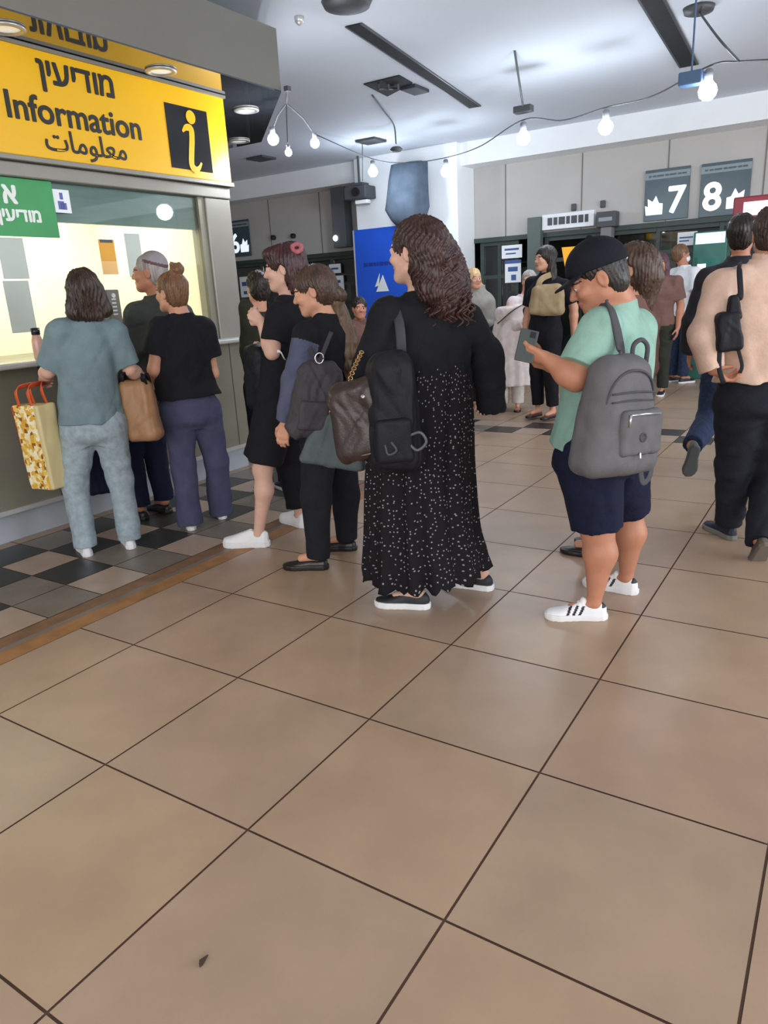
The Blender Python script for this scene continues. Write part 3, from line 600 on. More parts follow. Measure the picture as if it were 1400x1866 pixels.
# ------------------------------------------------------------------ implicit-surface kit for bodies, clothes and bags
class Field:
    def __init__(s, lo, hi, h):
        s.h = h; s.lo = np.array(lo, float) - 4*h; n = np.ceil((np.array(hi) - s.lo)/h).astype(int) + 5
        s.F = np.full(n, 1.0, np.float32)
    def _sub(s, lo, hi, pad):
        a = np.maximum(np.floor((np.array(lo) - pad - s.lo)/s.h).astype(int), 0); b = np.minimum(np.ceil((np.array(hi) + pad - s.lo)/s.h).astype(int) + 1, s.F.shape)
        if (b <= a).any(): return None
        g = [(s.lo[q] + s.h*np.arange(a[q], b[q])).astype(np.float32) for q in range(3)]
        return tuple(slice(a[q], b[q]) for q in range(3)), g[0][:, None, None], g[1][None, :, None], g[2][None, None, :]
    def add(s, fn, lo, hi, k=.01, sub=False):
        r = s._sub(lo, hi, k + 3*s.h)
        if r is None: return
        sl, X, Y, Z = r; d = fn(X, Y, Z); F = s.F[sl]
        if sub: d = -d; hh = np.maximum(k - np.abs(F - d), 0)/max(k, 1e-6); s.F[sl] = np.maximum(F, d) + hh*hh*k*.25
        else: hh = np.maximum(k - np.abs(F - d), 0)/max(k, 1e-6); s.F[sl] = np.minimum(F, d) - hh*hh*k*.25
    def cone(s, a, b, r1, r2=None, k=.01, sub=False, flat=0, fl=None):
        """tapered limb a to b; flat: 1 cuts the b end square, 3 both ends; fl = (axis, factor) squashes it across an axis"""
        r2 = r1 if r2 is None else r2; a = np.array(a, float); b = np.array(b, float); ab = b - a; L2 = ab@ab + 1e-12; L = math.sqrt(L2); R = max(r1, r2)
        def fn(X, Y, Z):
            px, py, pz = X-a[0], Y-a[1], Z-a[2]; tt = (px*ab[0]+py*ab[1]+pz*ab[2])/L2; t = np.clip(tt, 0, 1)
            qx, qy, qz = px-t*ab[0], py-t*ab[1], pz-t*ab[2]
            if fl is not None:
                ax, fc = fl; w = qx*ax[0]+qy*ax[1]+qz*ax[2]; qx = qx+ax[0]*w*(fc-1); qy = qy+ax[1]*w*(fc-1); qz = qz+ax[2]*w*(fc-1)
            d = np.sqrt(qx*qx+qy*qy+qz*qz) - (r1+(r2-r1)*t)
            if flat & 1: d = np.maximum(d, (tt-1)*L)
            if flat & 2: d = np.maximum(d, -tt*L)
            return d
        s.add(fn, np.minimum(a, b)-R, np.maximum(a, b)+R, k, sub)
    def ell(s, c, r, R=None, k=.01, sub=False):
        """ellipsoid; rows of R are its axes"""
        c = np.array(c, float); r = np.array(r, float); R = np.eye(3) if R is None else R
        ext = np.sqrt(((R*r[:, None])**2).sum(0))
        def fn(X, Y, Z):
            p = (X-c[0], Y-c[1], Z-c[2]); q = [(p[0]*R[m][0]+p[1]*R[m][1]+p[2]*R[m][2])/r[m] for m in range(3)]
            k0 = np.sqrt(q[0]**2+q[1]**2+q[2]**2); k1 = np.sqrt(sum((q[m]/r[m])**2 for m in range(3))) + 1e-6
            return k0*(k0-1)/k1
        s.add(fn, c-ext, c+ext, k, sub)
    def box(s, c, hs, R=None, rd=.01, k=.01, sub=False, taper=0):
        """rounded box; taper narrows the first two axes towards +third"""
        c = np.array(c, float); R = np.eye(3) if R is None else R; ext = (np.abs(R)*np.array(hs)[:, None]).sum(0)*(1+abs(taper))
        def fn(X, Y, Z):
            p = (X-c[0], Y-c[1], Z-c[2]); q = [p[0]*R[m][0]+p[1]*R[m][1]+p[2]*R[m][2] for m in range(3)]
            f = 1 - taper*np.clip(q[2]/hs[2], -1, 1)
            d = [np.abs(q[0]) - hs[0]*f + rd, np.abs(q[1]) - hs[1]*f + rd, np.abs(q[2]) - hs[2] + rd]
            return np.sqrt(sum(np.maximum(x, 0)**2 for x in d)) + np.minimum(np.maximum(np.maximum(d[0], d[1]), d[2]), 0) - rd
        s.add(fn, c-ext, c+ext, k, sub)
    def loft(s, secs, ax, k=.02, sub=False, pw=2.0, pleat=None, rd=0):
        """upright solid from sections (x, y, z, half width along ax, half depth); pleat = (n, amp at bottom, amp at top, seed)"""
        A = np.array(sorted(secs, key=lambda q: q[2]), float); A = crv(A, 48); A = A[np.argsort(A[:, 2])]; zz = A[:, 2]; ax = np.array(ax[:2], float); ax /= np.linalg.norm(ax)
        def fn(X, Y, Z):
            z = np.clip(Z[0, 0], zz[0], zz[-1]); cx, cy, rx, ry = (np.interp(z, zz, A[:, m]).astype(np.float32)[None, None, :] for m in (0, 1, 3, 4))
            u = (X-cx)*ax[0] + (Y-cy)*ax[1]; v = -(X-cx)*ax[1] + (Y-cy)*ax[0]
            if pw == 2: q = np.sqrt((u/rx)**2 + (v/ry)**2)
            else: q = ((np.abs(u)/rx)**pw + (np.abs(v)/ry)**pw)**(1/pw)
            d = (q-1)*np.minimum(rx, ry)
            if pleat:
                n, a0, a1, sd = pleat; th = np.arctan2(v/ry, u/rx); am = (a0 + (a1-a0)*(z-zz[0])/(zz[-1]-zz[0])).astype(np.float32)[None, None, :]
                d = d + am*(np.sin(n*th + sd + .8*np.sin(2*th+sd)) + .5*np.sin((1.7*n//1)*th + 2*sd))
            return np.maximum(d, np.maximum(zz[0]-Z+rd*0, Z-zz[-1]))
        ext = np.array([max(A[:, 3].max(), A[:, 4].max())]*2 + [0])
        s.add(fn, A[:, :3].min(0)-ext, A[:, :3].max(0)+ext, k, sub)
    def wrinkle(s, amp, seed=0, wl=.09, aniso=(1, 1, .55), band=.03, ridge=.45):
        """soft folds: moves the surface by sums of bent waves"""
        I = np.argwhere(np.abs(s.F) < band)
        if not len(I): return
        P = s.lo + s.h*I; rg = np.random.default_rng(seed); w = np.zeros(len(P))
        for q in range(5):
            kv = rg.normal(size=3)*np.array(aniso); kv *= 2*math.pi/(wl*rg.uniform(.8, 2.2))/np.linalg.norm(kv); k2 = rg.normal(size=3)*2*math.pi/(wl*4)
            x = np.sin(P@kv + 1.6*np.sin(P@k2 + rg.uniform(0, 6)) + rg.uniform(0, 6)); w += (1-ridge)*x + ridge*(1 - 2*np.abs(x)) 
        s.F[tuple(I.T)] += (amp*w/2.2).astype(np.float32)
    def mesh(s):
        F = s.F; Sg = F < 0; nx, ny, nz = F.shape
        c = [Sg[a:nx-1+a, b:ny-1+b, d:nz-1+d] for a in (0, 1) for b in (0, 1) for d in (0, 1)]
        an = c[0].copy(); al = c[0].copy()
        for q in c[1:]: an |= q; al &= q
        I = np.argwhere(an & ~al)
        if not len(I): return np.zeros((0, 3)), np.zeros((0, 4), int)
        idx = np.full((nx-1, ny-1, nz-1), -1, np.int32); idx[tuple(I.T)] = np.arange(len(I))
        off = np.array([(a, b, d) for a in (0, 1) for b in (0, 1) for d in (0, 1)])
        val = np.stack([F[I[:, 0]+o[0], I[:, 1]+o[1], I[:, 2]+o[2]] for o in off], 1)
        acc = np.zeros((len(I), 3)); cnt = np.zeros(len(I))
        for p in range(8):
            for q in range(p+1, 8):
                if np.abs(off[p]-off[q]).sum() != 1: continue
                m = (val[:, p] < 0) != (val[:, q] < 0); t = val[m, p]/(val[m, p]-val[m, q]); acc[m] += off[p] + t[:, None]*(off[q]-off[p]); cnt[m] += 1
        V = s.lo + s.h*(I + acc/cnt[:, None]); Q = []
        for a in range(3):
            b, d = (a+1) % 3, (a+2) % 3; sl0 = [slice(None)]*3; sl1 = [slice(None)]*3; sl0[a] = slice(0, -1); sl1[a] = slice(1, None)
            E = np.argwhere(Sg[tuple(sl0)] != Sg[tuple(sl1)]); E = E[(E[:, b] > 0) & (E[:, d] > 0) & (E[:, b] < F.shape[b]-1) & (E[:, d] < F.shape[d]-1)]
            if not len(E): continue
            eb = np.zeros(3, int); eb[b] = 1; ed = np.zeros(3, int); ed[d] = 1
            q = np.stack([idx[tuple((E-eb-ed).T)], idx[tuple((E-ed).T)], idx[tuple(E.T)], idx[tuple((E-eb).T)]], 1)
            fl = ~Sg[tuple(E.T)]; q[fl] = q[fl][:, ::-1]; Q.append(q)
        return V, np.concatenate(Q)
def relax(V, Q, n=1, w=.5):
    for _ in range(n):
        A = np.zeros_like(V); c = np.zeros(len(V))
        for a in range(4):
            for b in ((a+1) % 4, (a+3) % 4): np.add.at(A, Q[:, a], V[Q[:, b]]); np.add.at(c, Q[:, a], 1)
        V = V*(1-w) + w*A/np.maximum(c, 1)[:, None]
    return V
def emit(name, fld, m, parent, rl=1, mi=None, xf=None, label=None):
    V, Q = fld.mesh(); V = relax(V, Q, rl) if rl else V
    k = mi(V[Q].mean(1)) if mi is not None else None
    if xf is not None: V = V@xf[0].T + xf[1]
    return add_mesh(name, V, Q, m, parent, True, k, label=label)
def bounds(P, pad): P = np.array(P, float); return P.min(0)-pad, P.max(0)+pad
def norm(v): v = np.array(v, float); return v/(np.linalg.norm(v)+1e-12)

# ------------------------------------------------------------------ skin, hair and shoe materials
def skin(name, rgb): return mat(name, rgb, .5, noise=.07, nscale=16, bump=.08, bscale=160, sss=.15, spec=.35)
SK_fair = skin('skin_fair', (214, 172, 154)); SK_mid = skin('skin_mid', (205, 152, 126)); SK_tan = skin('skin_tan', (182, 126, 100))
M_eye = mat('eye_white', (220, 216, 210), .25); M_iris = mat('eye_dark', (52, 36, 28), .2); M_brow = mat('brow_dark', (62, 44, 36), .8)
M_lip = mat('lip_rose', (176, 104, 98), .45); M_nail = mat('nail_rose', (222, 176, 164), .3)
def hairm(name, rgb): return mat(name, rgb, .42, noise=.35, nscale=26, bump=.8, bscale=120, stretch=(1, 1, .12), spec=.45)
H_black = hairm('hair_black', (36, 30, 28)); H_dark = hairm('hair_dark_brown', (56, 42, 36)); H_red = hairm('hair_wine', (62, 36, 38)); H_brown = hairm('hair_brown', (72, 54, 44))
H_light = hairm('hair_light_brown', (114, 82, 58)); H_blond = hairm('hair_blond', (206, 176, 130)); H_grey = hairm('hair_grey', (150, 142, 138)); H_curl = hairm('hair_curly_brown', (60, 40, 37))
M_sole = mat('sole_white', (226, 226, 228), .6); M_shoew = mat('shoe_white', (230, 230, 232), .5, bump=.15, bscale=200); M_shoeb = mat('shoe_black', (30, 30, 36), .55, bump=.3, bscale=200)
M_leather = mat('leather_black', (30, 26, 26), .35, bump=.2, bscale=120)

class Person:
    """a standing figure; joints come from a skeleton facing az (0 = away from the camera, 90 = to the right), moved where the pose asks"""
    def __init__(s, label, base, h, az, sk, fat=1.0, vox=.006, sh=.112, group=None, look=None, tilt=0, lean=0):
        s.b = np.array([base[0], base[1], 0.0]); s.h = h; s.sk = sk; s.fat = fat; s.v = vox; s.label = label
        s.root = thing('person', s.b, label, 'person', group); a = math.radians(az); s.a = a
        s.f = np.array([math.sin(a), math.cos(a), 0]); s.r = np.array([math.cos(a), -math.sin(a), 0]); u = np.array([0, 0, 1.0])
        P = lambda x, y, z: s.b + s.r*x*h + s.f*y*h + u*z*h
        ln = lambda z: lean*max(0, z-.5)
        s.J = J = {}
        J['pelvis'] = P(0, 0, .53); J['waist'] = P(0, ln(.62), .62); J['chest'] = P(0, .0+ln(.74), .735); J['neck'] = P(0, -.012+ln(.83), .845); J['head'] = P(0, .012+ln(.93), .93)
        for n, q in (('L', -1), ('R', 1)):
            J['sho'+n] = P(q*sh, -.008+ln(.81), .800); J['elb'+n] = P(q*(sh+.035), -.02+ln(.65), .63); J['wri'+n] = P(q*(sh+.03), .02+ln(.5), .485)
            J['hip'+n] = P(q*.052*fat**.5, 0, .52); J['kne'+n] = P(q*.054, .008, .285); J['ank'+n] = P(q*.056, -.012, .045)
        s.look = math.radians(look if look is not None else az); s.tilt = math.radians(tilt); s.toe = {'L': s.f, 'R': s.f}; s.pitch = {'L': 0, 'R': 0}; s.hs = 1.0*(h/1.68)**.5; s.hands = {}
    def set(s, **kw):
        """joint=(px, py, dd): where the photograph shows it, dd metres behind the figure's own distance"""
        for n, v in kw.items(): s.J[n] = at(v[0], v[1], s.b[1] + (v[2] if len(v) > 2 else 0))
        return s
    def mov(s, n, d): s.J[n] = s.J[n] + np.array(d); return s
    def frame(s):
        """head frame: right, forward, up"""
        f = np.array([math.sin(s.look), math.cos(s.look), 0]); r = np.array([math.cos(s.look), -math.sin(s.look), 0]); u = np.array([0, 0, 1.0]); c, n = math.cos(s.tilt), math.sin(s.tilt)
        return r, f*c - u*n, u*c + f*n
    def H(s, x, y, z):
        r, f, u = s.frame(); k = s.hs; return s.J['head'] + (r*x + f*y + u*z)*k
    def hand(s, F, n, curl=.5, spread=.15, thumb=None, dirv=None, pn=None, sc=1.0):
        """palm, four bent fingers of different lengths and a thumb from the side of the palm"""
        J = s.J; w = J['wri'+n]; d = norm(dirv if dirv is not None else w - J['elb'+n]); q = -1 if n == 'L' else 1
        pn = np.array(pn if pn is not None else -q*s.r, float); pn = norm(pn - d*(pn@d)); lat = np.cross(d, pn)          # palm faces pn
        if thumb is None: thumb = 1 if lat@s.f > 0 else -1
        lat = lat*thumb; k = sc*s.h/1.68
        kn = []
        for m, (o, L) in enumerate(((.028, .078), (.010, .084), (-.009, .079), (-.027, .066))):
            p = w + d*(.078 + (-.004 if m in (0, 3) else .002))*k + lat*o*k; kn.append((p, L, o))
            F.cone(w + d*.012*k + lat*o*.5*k, p, .0135*k, .0115*k, k=.012)
        for p, L, o in kn:
            dd = norm(d + lat*o*spread*8); c = curl*.55; e0 = p
            for seg, (fr, r1, r2) in enumerate(((.44, .0098, .0088), (.31, .0088, .0080), (.25, .0080, .0066))):
                ang = c*(.9, 1.25, .9)[seg]; dd = norm(dd*math.cos(ang) + pn*math.sin(ang) if seg == 0 else dd*math.cos(ang) + norm(pn - dd*(pn@dd))*math.sin(ang))
                e1 = e0 + dd*L*fr*k; F.cone(e0, e1, r1*k, r2*k, k=.004); e0 = e1
        t0 = w + d*.022*k + lat*.022*k + pn*.006*k; t1 = t0 + norm(d*.65 + lat*.6 + pn*.35)*.042*k; t2 = t1 + norm(d*.9 + lat*.2 + pn*.35*(1+curl))*.032*k; t3 = t2 + norm(d*.9 - lat*.05 + pn*.3*(1+curl))*.024*k
        F.cone(t0, t1, .0145*k, .0115*k, k=.012); F.cone(t1, t2, .0112*k, .0098*k, k=.004); F.cone(t2, t3, .0098*k, .0075*k, k=.004)
        s.hands[n] = dict(grip=w + d*.085*k + pn*.03*k, d=d, pn=pn, lat=lat)
    def body(s, arms=True, legs=True, curlL=.5, curlR=.5, hk=None):
        for q in 'LR':
            if not s.pitch[q]: s.J['ank'+q] = np.array([*s.J['ank'+q][:2], .05*s.h])
        tq = .88 if legs == 'thin' else .96
        J, h, ft = s.J, s.h, s.fat; r, f, u = s.frame(); R = np.array([r, f, u]); k = s.hs; H = s.H; hk = hk or {}
        pts = list(J.values()) + [H(0, 0, .13), H(0, .14, 0), H(0, -.13, 0)]
        lo, hi = bounds(pts, .17); lo[2] = 0.0 if not any(s.pitch.values()) else lo[2]; F = Field(lo, hi, s.v)
        # head
        F.ell(H(0, -.018, .028), np.array([.073, .094, .086])*k, R, .01); F.ell(H(0, .028, -.038), np.array([.056, .064, .076])*k, R, .03)
        F.ell(H(0, .07, -.092), np.array([.024, .022, .020])*k, R, .025); F.cone(H(-.046, .005, -.062), H(-.018, .066, -.092), .022*k, .018*k, .025); F.cone(H(.046, .005, -.062), H(.018, .066, -.092), .022*k, .018*k, .025)
        F.ell(H(0, .076, .024), np.array([.048, .016, .013])*k, R, .018)
        for q in (-1, 1):
            F.ell(H(q*.036, .066, -.026), np.array([.024, .024, .022])*k, R, .02)
            F.ell(H(q*.031, .096, .002), np.array([.017, .014, .011])*k, R, .012, sub=True); F.ell(H(q*.031, .079, .002), np.array([.0135]*3)*k, R, .002)
            F.ell(H(q*.031, .083, .010), np.array([.017, .011, .006])*k, R, .006)
            e = H(q*.075, -.012, -.008); Re = np.array([r, f, u]); F.ell(e, np.array([.011, .020, .033])*k, Re, .008); F.ell(e + r*q*.010*k + f*.004*k, np.array([.006, .011, .019])*k, Re, .006, sub=True)
        F.cone(H(0, .086, .014), H(0, .108, -.026), .0085*k, .0125*k, .012); F.ell(H(-.012, .096, -.030), np.array([.009]*3)*k, R, .008); F.ell(H(.012, .096, -.030), np.array([.009]*3)*k, R, .008)
        F.ell(H(0, .089, -.056), np.array([.023, .011, .0065])*k, R, .006); F.ell(H(0, .087, -.068), np.array([.019, .011, .0075])*k, R, .006); F.ell(H(0, .101, -.0617), np.array([.024, .006, .0014])*k, R, .003, sub=True)
        # neck, trunk
        F.cone(H(0, -.026, -.055), J['neck'], .050*k*ft**.4, .056*k*ft**.5, .03)
        ax = norm((J['shoR']-J['shoL'])*[1, 1, 0]); w = np.linalg.norm((J['shoR']-J['shoL'])[:2])/2; n = J['neck']; pv = J['pelvis']; ch = J['chest']; wa = J['waist']
        F.loft([(*(pv - [0, 0, .06*h]), .085*h*ft*tq, .062*h*ft*tq), (*pv, .098*h*ft*tq, .07*h*ft*tq), (*wa, .08*h*ft*tq, .058*h*ft*tq), (*ch, w*1.0, .064*h*ft), (*(n - [0, 0, .055*h]), w*.85, .052*h), (*(n - [0, 0, .025*h]), w*.5, .040*h), (*(n + [0, 0, .004*h]), .036*h, .034*h)], ax, .03)
        for m, q in (('L', -1), ('R', 1)):
            F.cone(n - [0, 0, .022*h], J['sho'+m], .030*h, .031*h*ft**.5, .03)
            if arms:
                F.cone(J['sho'+m], J['elb'+m], .031*h*ft, .0245*h*ft**.7, .03); mid = J['elb'+m]*.72 + J['wri'+m]*.28
                F.cone(J['elb'+m], mid, .0245*h*ft**.7, .0265*h*ft**.7, .02); F.cone(mid, J['wri'+m], .0255*h*ft**.7, .0165*h, .02)
                s.hand(F, m, curlL if m == 'L' else curlR, **hk.get(m, {}))
            if legs:
                hp, kn, an = J['hip'+m], J['kne'+m], J['ank'+m]
                if legs == 'thin':
                    F.cone(hp, kn, .045*h, .026*h, .04); F.cone(kn, an, .024*h, .017*h, .03); F.cone(an, an + s.toe[m]*.06*h - [0, 0, .012*h], .017*h, .014*h, .02); continue
                F.cone(hp, kn, .052*h*ft, .034*h*ft**.7, .04)
                bk = norm(np.cross(np.cross(an-kn, s.toe[m]), an-kn)); cm = kn*.68 + an*.32 - s.toe[m]*.010*h
                F.cone(kn, cm, .033*h*ft**.7, .0345*h*ft**.8, .03); F.cone(cm, an, .033*h*ft**.8, .0178*h*ft**.1, .03); F.ell(kn + s.toe[m]*.008*h, np.array([.027, .027, .03])*h*ft**.6, None, .02)
                F.cone(an - [0, 0, .006*h], an + s.toe[m]*.06*h - [0, 0, .018*h], .0165*h, .013*h, .02)
        def mi(C):
            D = (C - J['head'])/k; x, y, z = D@r, D@f, D@u; o = np.zeros(len(C), int); fr = y > .055
            for q in (-1, 1):
                ex = np.sqrt((x-q*.031)**2 + ((z-.001)*1.7)**2); o[fr & (ex < .0125)] = 1; o[fr & (ex < .0125) & (np.abs(x-q*.031) < .0062)] = 2
                o[fr & (np.abs(x-q*.032) < .018) & (np.abs(z-.0215+((x-q*.032)/.03)**2*.01) < .0038)] = 3
            o[fr & (((x/.023)**2 + ((z+.062)/.0125)**2) < 1) & (y > .075)] = 4
            return o
        return emit('body', F, [s.sk, M_eye, M_iris, M_brow, M_lip], s.root, 1, mi)
    # ---- clothes
    def top(s, m, sleeve='short', hem=None, ease=.014, name='shirt', wr=.004, seed=1, parts=None, flare=1.0, belly=0, wl=.1, neck=.0, upto=None, mi=None, cuff=1.12, dep=1.0):
        """shirt over the trunk down to height hem; sleeve short, long, none or a fraction of the arm"""
        J, h, ft = s.J, s.h, s.fat; hem = hem if hem is not None else .5*h
        ax = norm((J['shoR']-J['shoL'])*[1, 1, 0]); w = np.linalg.norm((J['shoR']-J['shoL'])[:2])/2; n, pv, ch, wa = J['neck'], J['pelvis'], J['chest'], J['waist']; fw = np.array([-ax[1], ax[0], 0]); fw = fw if fw@s.f > 0 else -fw
        lo, hi = bounds([J[q] for q in ('pelvis', 'neck', 'shoL', 'shoR', 'elbL', 'elbR', 'wriL', 'wriR')] + [[pv[0], pv[1], hem]], .22); F = Field(lo, hi, s.v)
        secs = [(*(n + [0, 0, .012*h+neck]), .047*h, .042*h*dep), (*(n - [0, 0, .022*h]), w*.5, .046*h*dep), (*(n - [0, 0, .055*h]), w*.86+ease*.5, .056*h*dep+ease*.5), (*(ch + fw*belly*.2), w*1.0+ease, (.064*h*ft+ease)*dep + belly*.2), (*(wa + fw*belly*.5), .086*h*ft+ease, (.062*h*ft+ease)*dep + belly*.5), (*(pv + fw*belly*.4), .102*h*ft+ease, (.074*h*ft+ease)*dep + belly*.4)]
        if hem < pv[2]-.01: secs.append((pv[0], pv[1], hem, (.100*h*ft+ease)*flare, (.072*h*ft+ease)*flare*dep))
        else: secs[-1] = tuple(list(secs[-1][:2]) + [hem] + list(secs[-1][3:]))
        if upto: secs = [q for q in secs if q[2] <= upto]
        F.loft(secs, ax, .02)
        for q in 'LR':
            F.cone(n - [0, 0, .026*h], J['sho'+q], .030*h+ease*.6, .031*h*ft**.5+ease*.7, .03)
            a, e, wi = J['sho'+q], J['elb'+q], J['wri'+q]
            if sleeve == 'none': continue
            fr = {'short': .72}.get(sleeve, sleeve)
            if sleeve == 'long':
                F.cone(a, e, .030*h*ft+ease*.8, .026*h*ft**.7+ease, .03); F.cone(e, e + (wi-e)*.97, .027*h*ft**.7+ease, (.018*h+ease)*cuff, .02, flat=1)
            elif fr <= 1: F.cone(a, a + (e-a)*fr, .030*h*ft+ease*.8, (.029*h*ft+ease)*cuff, .03, flat=1)
            else: F.cone(a, e, .030*h*ft+ease*.8, .026*h*ft**.7+ease, .03); F.cone(e, e + (wi-e)*(fr-1), .027*h*ft**.7+ease, (.022*h+ease)*cuff, .02, flat=1)
        if parts: parts(F)
        if wr: F.wrinkle(wr, seed, wl)
        if neck >= 0: F.cone(n + [0, 0, .004*h], n + [0, 0, .06*h], .036*h, .05*h, .004, sub=True)
        return emit(name, F, m, s.root, 1, mi)
    def legs(s, m, to=None, ease=.012, hem=None, waist=None, name='trousers', wr=.004, seed=2, wl=.1, cut='ankle', seat=1.0, mi=None, parts=None):
        """trousers or shorts; to = fraction of thigh or shin where they end (1 = knee, 2 = ankle), hem = radius there"""
        J, h, ft = s.J, s.h, s.fat; to = 1.97 if to is None else to; pv = J['pelvis']; ax = norm((J['hipR']-J['hipL'])*[1, 1, 0])
        lo, hi = bounds([J[q] for q in ('pelvis', 'waist', 'hipL', 'hipR', 'kneL', 'kneR', 'ankL', 'ankR')], .2); F = Field(lo, hi, s.v)
        wz = waist if waist is not None else pv[2]+.055*h
        F.loft([(pv[0], pv[1], wz, .088*h*ft, .064*h*ft), (*pv, .098*h*ft+ease*.3, .071*h*ft*seat+ease*.3), (pv[0], pv[1], pv[2]-.05*h, .098*h*ft+ease, .07*h*ft*seat+ease), (pv[0], pv[1], pv[2]-.085*h, .07*h*ft, .05*h*ft)], ax, .03)
        for q in 'LR':
            a, k_, an = J['hip'+q], J['kne'+q], J['ank'+q]; tr, kr = .054*h*ft+ease, .037*h*ft**.7+ease
            if to <= 1: e = a + (k_-a)*to; F.cone(a, e, tr, hem or tr*.95, .03, flat=1)
            else:
                F.cone(a, k_, tr, kr, .03); e = k_ + (an-k_)*(to-1); F.cone(k_, e, kr, hem or .03*h+ease, .03, flat=1)
        if parts: parts(F)
        if wr: F.wrinkle(wr, seed, wl)
        return emit(name, F, m, s.root, 1, mi)
    def shoe(s, n, m, sole=None, L=.27, style='sneaker', stripes=None, lift=None, heel=0, name='shoe', tw=None, sole_h=.028):
        """shoe under the ankle: upper with an opening, tongue and laces, and a sole of its own"""
        J = s.J; t = norm(np.array(tw if tw is not None else s.toe[n])*[1, 1, 0]); x = np.array([t[1], -t[0], 0]); p = s.pitch[n]
        k = L/.27; F = Field([-.055*k, -.01, -.002], [.055*k, .28*k, .13], .0042 if s.v < .007 else .007)
        ys = np.array([0, .02, .06, .11, .17, .21, .245, .268, .272])*k; ws = np.array([.012, .029, .033, .032, .041, .045, .038, .02, .004])*k
        up = {'sneaker': [.055, .078, .092, .088, .062, .050, .044, .036, .02], 'loafer': [.05, .064, .062, .060, .052, .042, .036, .03, .02], 'chunky': [.078, .092, .104, .100, .080, .066, .058, .05, .03], 'boot': [.11, .12, .122, .115, .07, .055, .046, .036, .02]}[style]; up = np.array(up)*k
        def upper(X, Y, Z):
            y = np.clip(Y[0, :, 0], ys[0], ys[-1]); w = np.interp(y, ys, ws).astype(np.float32)[None, :, None]*.97; hh = np.interp(y, ys, up).astype(np.float32)[None, :, None]
            zc = np.maximum(Z-sole_h*.6, 0); q = (np.abs(X/w)**2.4 + (zc/(hh-sole_h*.6))**2.4)**(1/2.4); return np.maximum((q-1)*np.minimum(w, hh), np.maximum(sole_h*.7-Z, np.maximum(ys[0]+.004-Y, Y-ys[-1]+.006)))
        F.add(upper, [-.05*k, 0, 0], [.05*k, .275*k, .13*k], .004)
        if style != 'loafer': F.ell([0, .058*k, .105*k], [.022*k, .036*k, .028*k], None, .006, sub=True); F.ell([0, .105*k, .088*k], [.018*k, .014*k, .014*k], None, .006)
        else: F.ell([0, .07*k, .075*k], [.024*k, .055*k, .026*k], None, .006, sub=True)
        for q in range(4 if style in ('sneaker', 'chunky') else 0): y0 = (.125+q*.018)*k; z0 = np.interp(y0, ys, up)-.002; F.cone([-.017*k, y0, z0-.003], [.017*k, y0, z0-.003], .004, .004, .003)
        P = np.array([[x[0], t[0], 0], [x[1], t[1], 0], [0, 0, 1.0]])
        if p: c, q = math.cos(p), math.sin(p); P = P@np.array([[1, 0, 0], [0, c, q], [0, -q, c]])          # heel raised: turned down about the toes
        an = J['ank'+n]; o = an - P@np.array([0, .058*k, .0]); 
        if lift is None and not p: o[2] = heel
        else: o = an - P@np.array([0, .058*k, .075*k])
        def mi(C):
            q = np.zeros(len(C), int)
            if stripes:
                for w in range(3): q[(np.abs(C[:, 1]-(.115+.027*w)*k - (C[:, 2]-.045)*-.45) < .0062*k) & (C[:, 2] > .026) & (C[:, 2] < .07*k) & (np.abs(C[:, 0]) > .016*k)] = 1
                q[(C[:, 1] < .028*k) & (C[:, 2] > .06*k)] = 1
            return q
        up_o = emit(name, F, [m, M_shoeb], s.root, 1, mi, (P, o))
        F = Field([-.06*k, -.012, -.004], [.06*k, .29*k, .06], .0042 if s.v < .007 else .007)
        def so(X, Y, Z):
            y = np.clip(Y[0, :, 0], ys[0]+.002, ys[-1]-.002); w = np.interp(y, ys, ws).astype(np.float32)[None, :, None]*1.05+.002
            return np.maximum(np.maximum(np.abs(X)-w, (np.abs(Z-sole_h/2)-sole_h/2)), np.maximum(-.003-Y, Y-ys[-1]-.002))
        F.add(so, [-.055*k, -.005, 0], [.055*k, .28*k, sole_h], .002)
        emit('sole', F, sole or M_sole, up_o, 1, None, (P, o)); return up_o
    # ---- hair
    def hair(s, m, kind, name='hair', seed=3, extra=None, cut=.0, vol=1.0, groove=.0055, wav=1.5, ears=True, mi=None, front=.0):
        """kind: short, bob, bun, tied, long; extra(F, H) adds locks"""
        r, f, u = s.frame(); R = np.array([r, f, u]); k = s.hs; H = s.H; F = Field(*bounds([H(x, y, z) for x in (-.2, .2) for y in (-.26, .15) for z in (-.42, .2)], 0), min(s.v, .006))
        F.ell(H(0, -.022, .034), np.array([.083*vol, .104*vol, .092*vol])*k, R, .01)
        if kind == 'bob':
            F.ell(H(0, -.035, -.045), np.array([.098, .085, .10])*k, R, .05); F.cone(H(-.05, -.03, -.07), H(-.062, -.03, -.15), .045*k, .04*k, .04); F.cone(H(.05, -.03, -.07), H(.062, -.03, -.15), .045*k, .04*k, .04); F.cone(H(0, -.06, -.07), H(0, -.07, -.155), .055*k, .05*k, .04)
        if kind in ('long',):
            for x in (-.062, -.03, .03, .062): F.cone(H(x, -.035, .0), H(x*1.25, -.05, -.22), .042*k, .038*k, .04)
        if kind in ('bun', 'tied', 'short'): F.ell(H(0, -.045, -.03), np.array([.068, .065, .07])*k, R, .03)
        if kind == 'bun': F.ell(H(0, -.07, .125), np.array([.034, .036, .036])*k, R, .012); F.ell(H(.012, -.085, .135), np.array([.026, .026, .028])*k, R, .008)
        if extra: extra(F, H, k, R)
        rg = np.random.default_rng(seed)
        I = np.argwhere(np.abs(F.F) < .02)
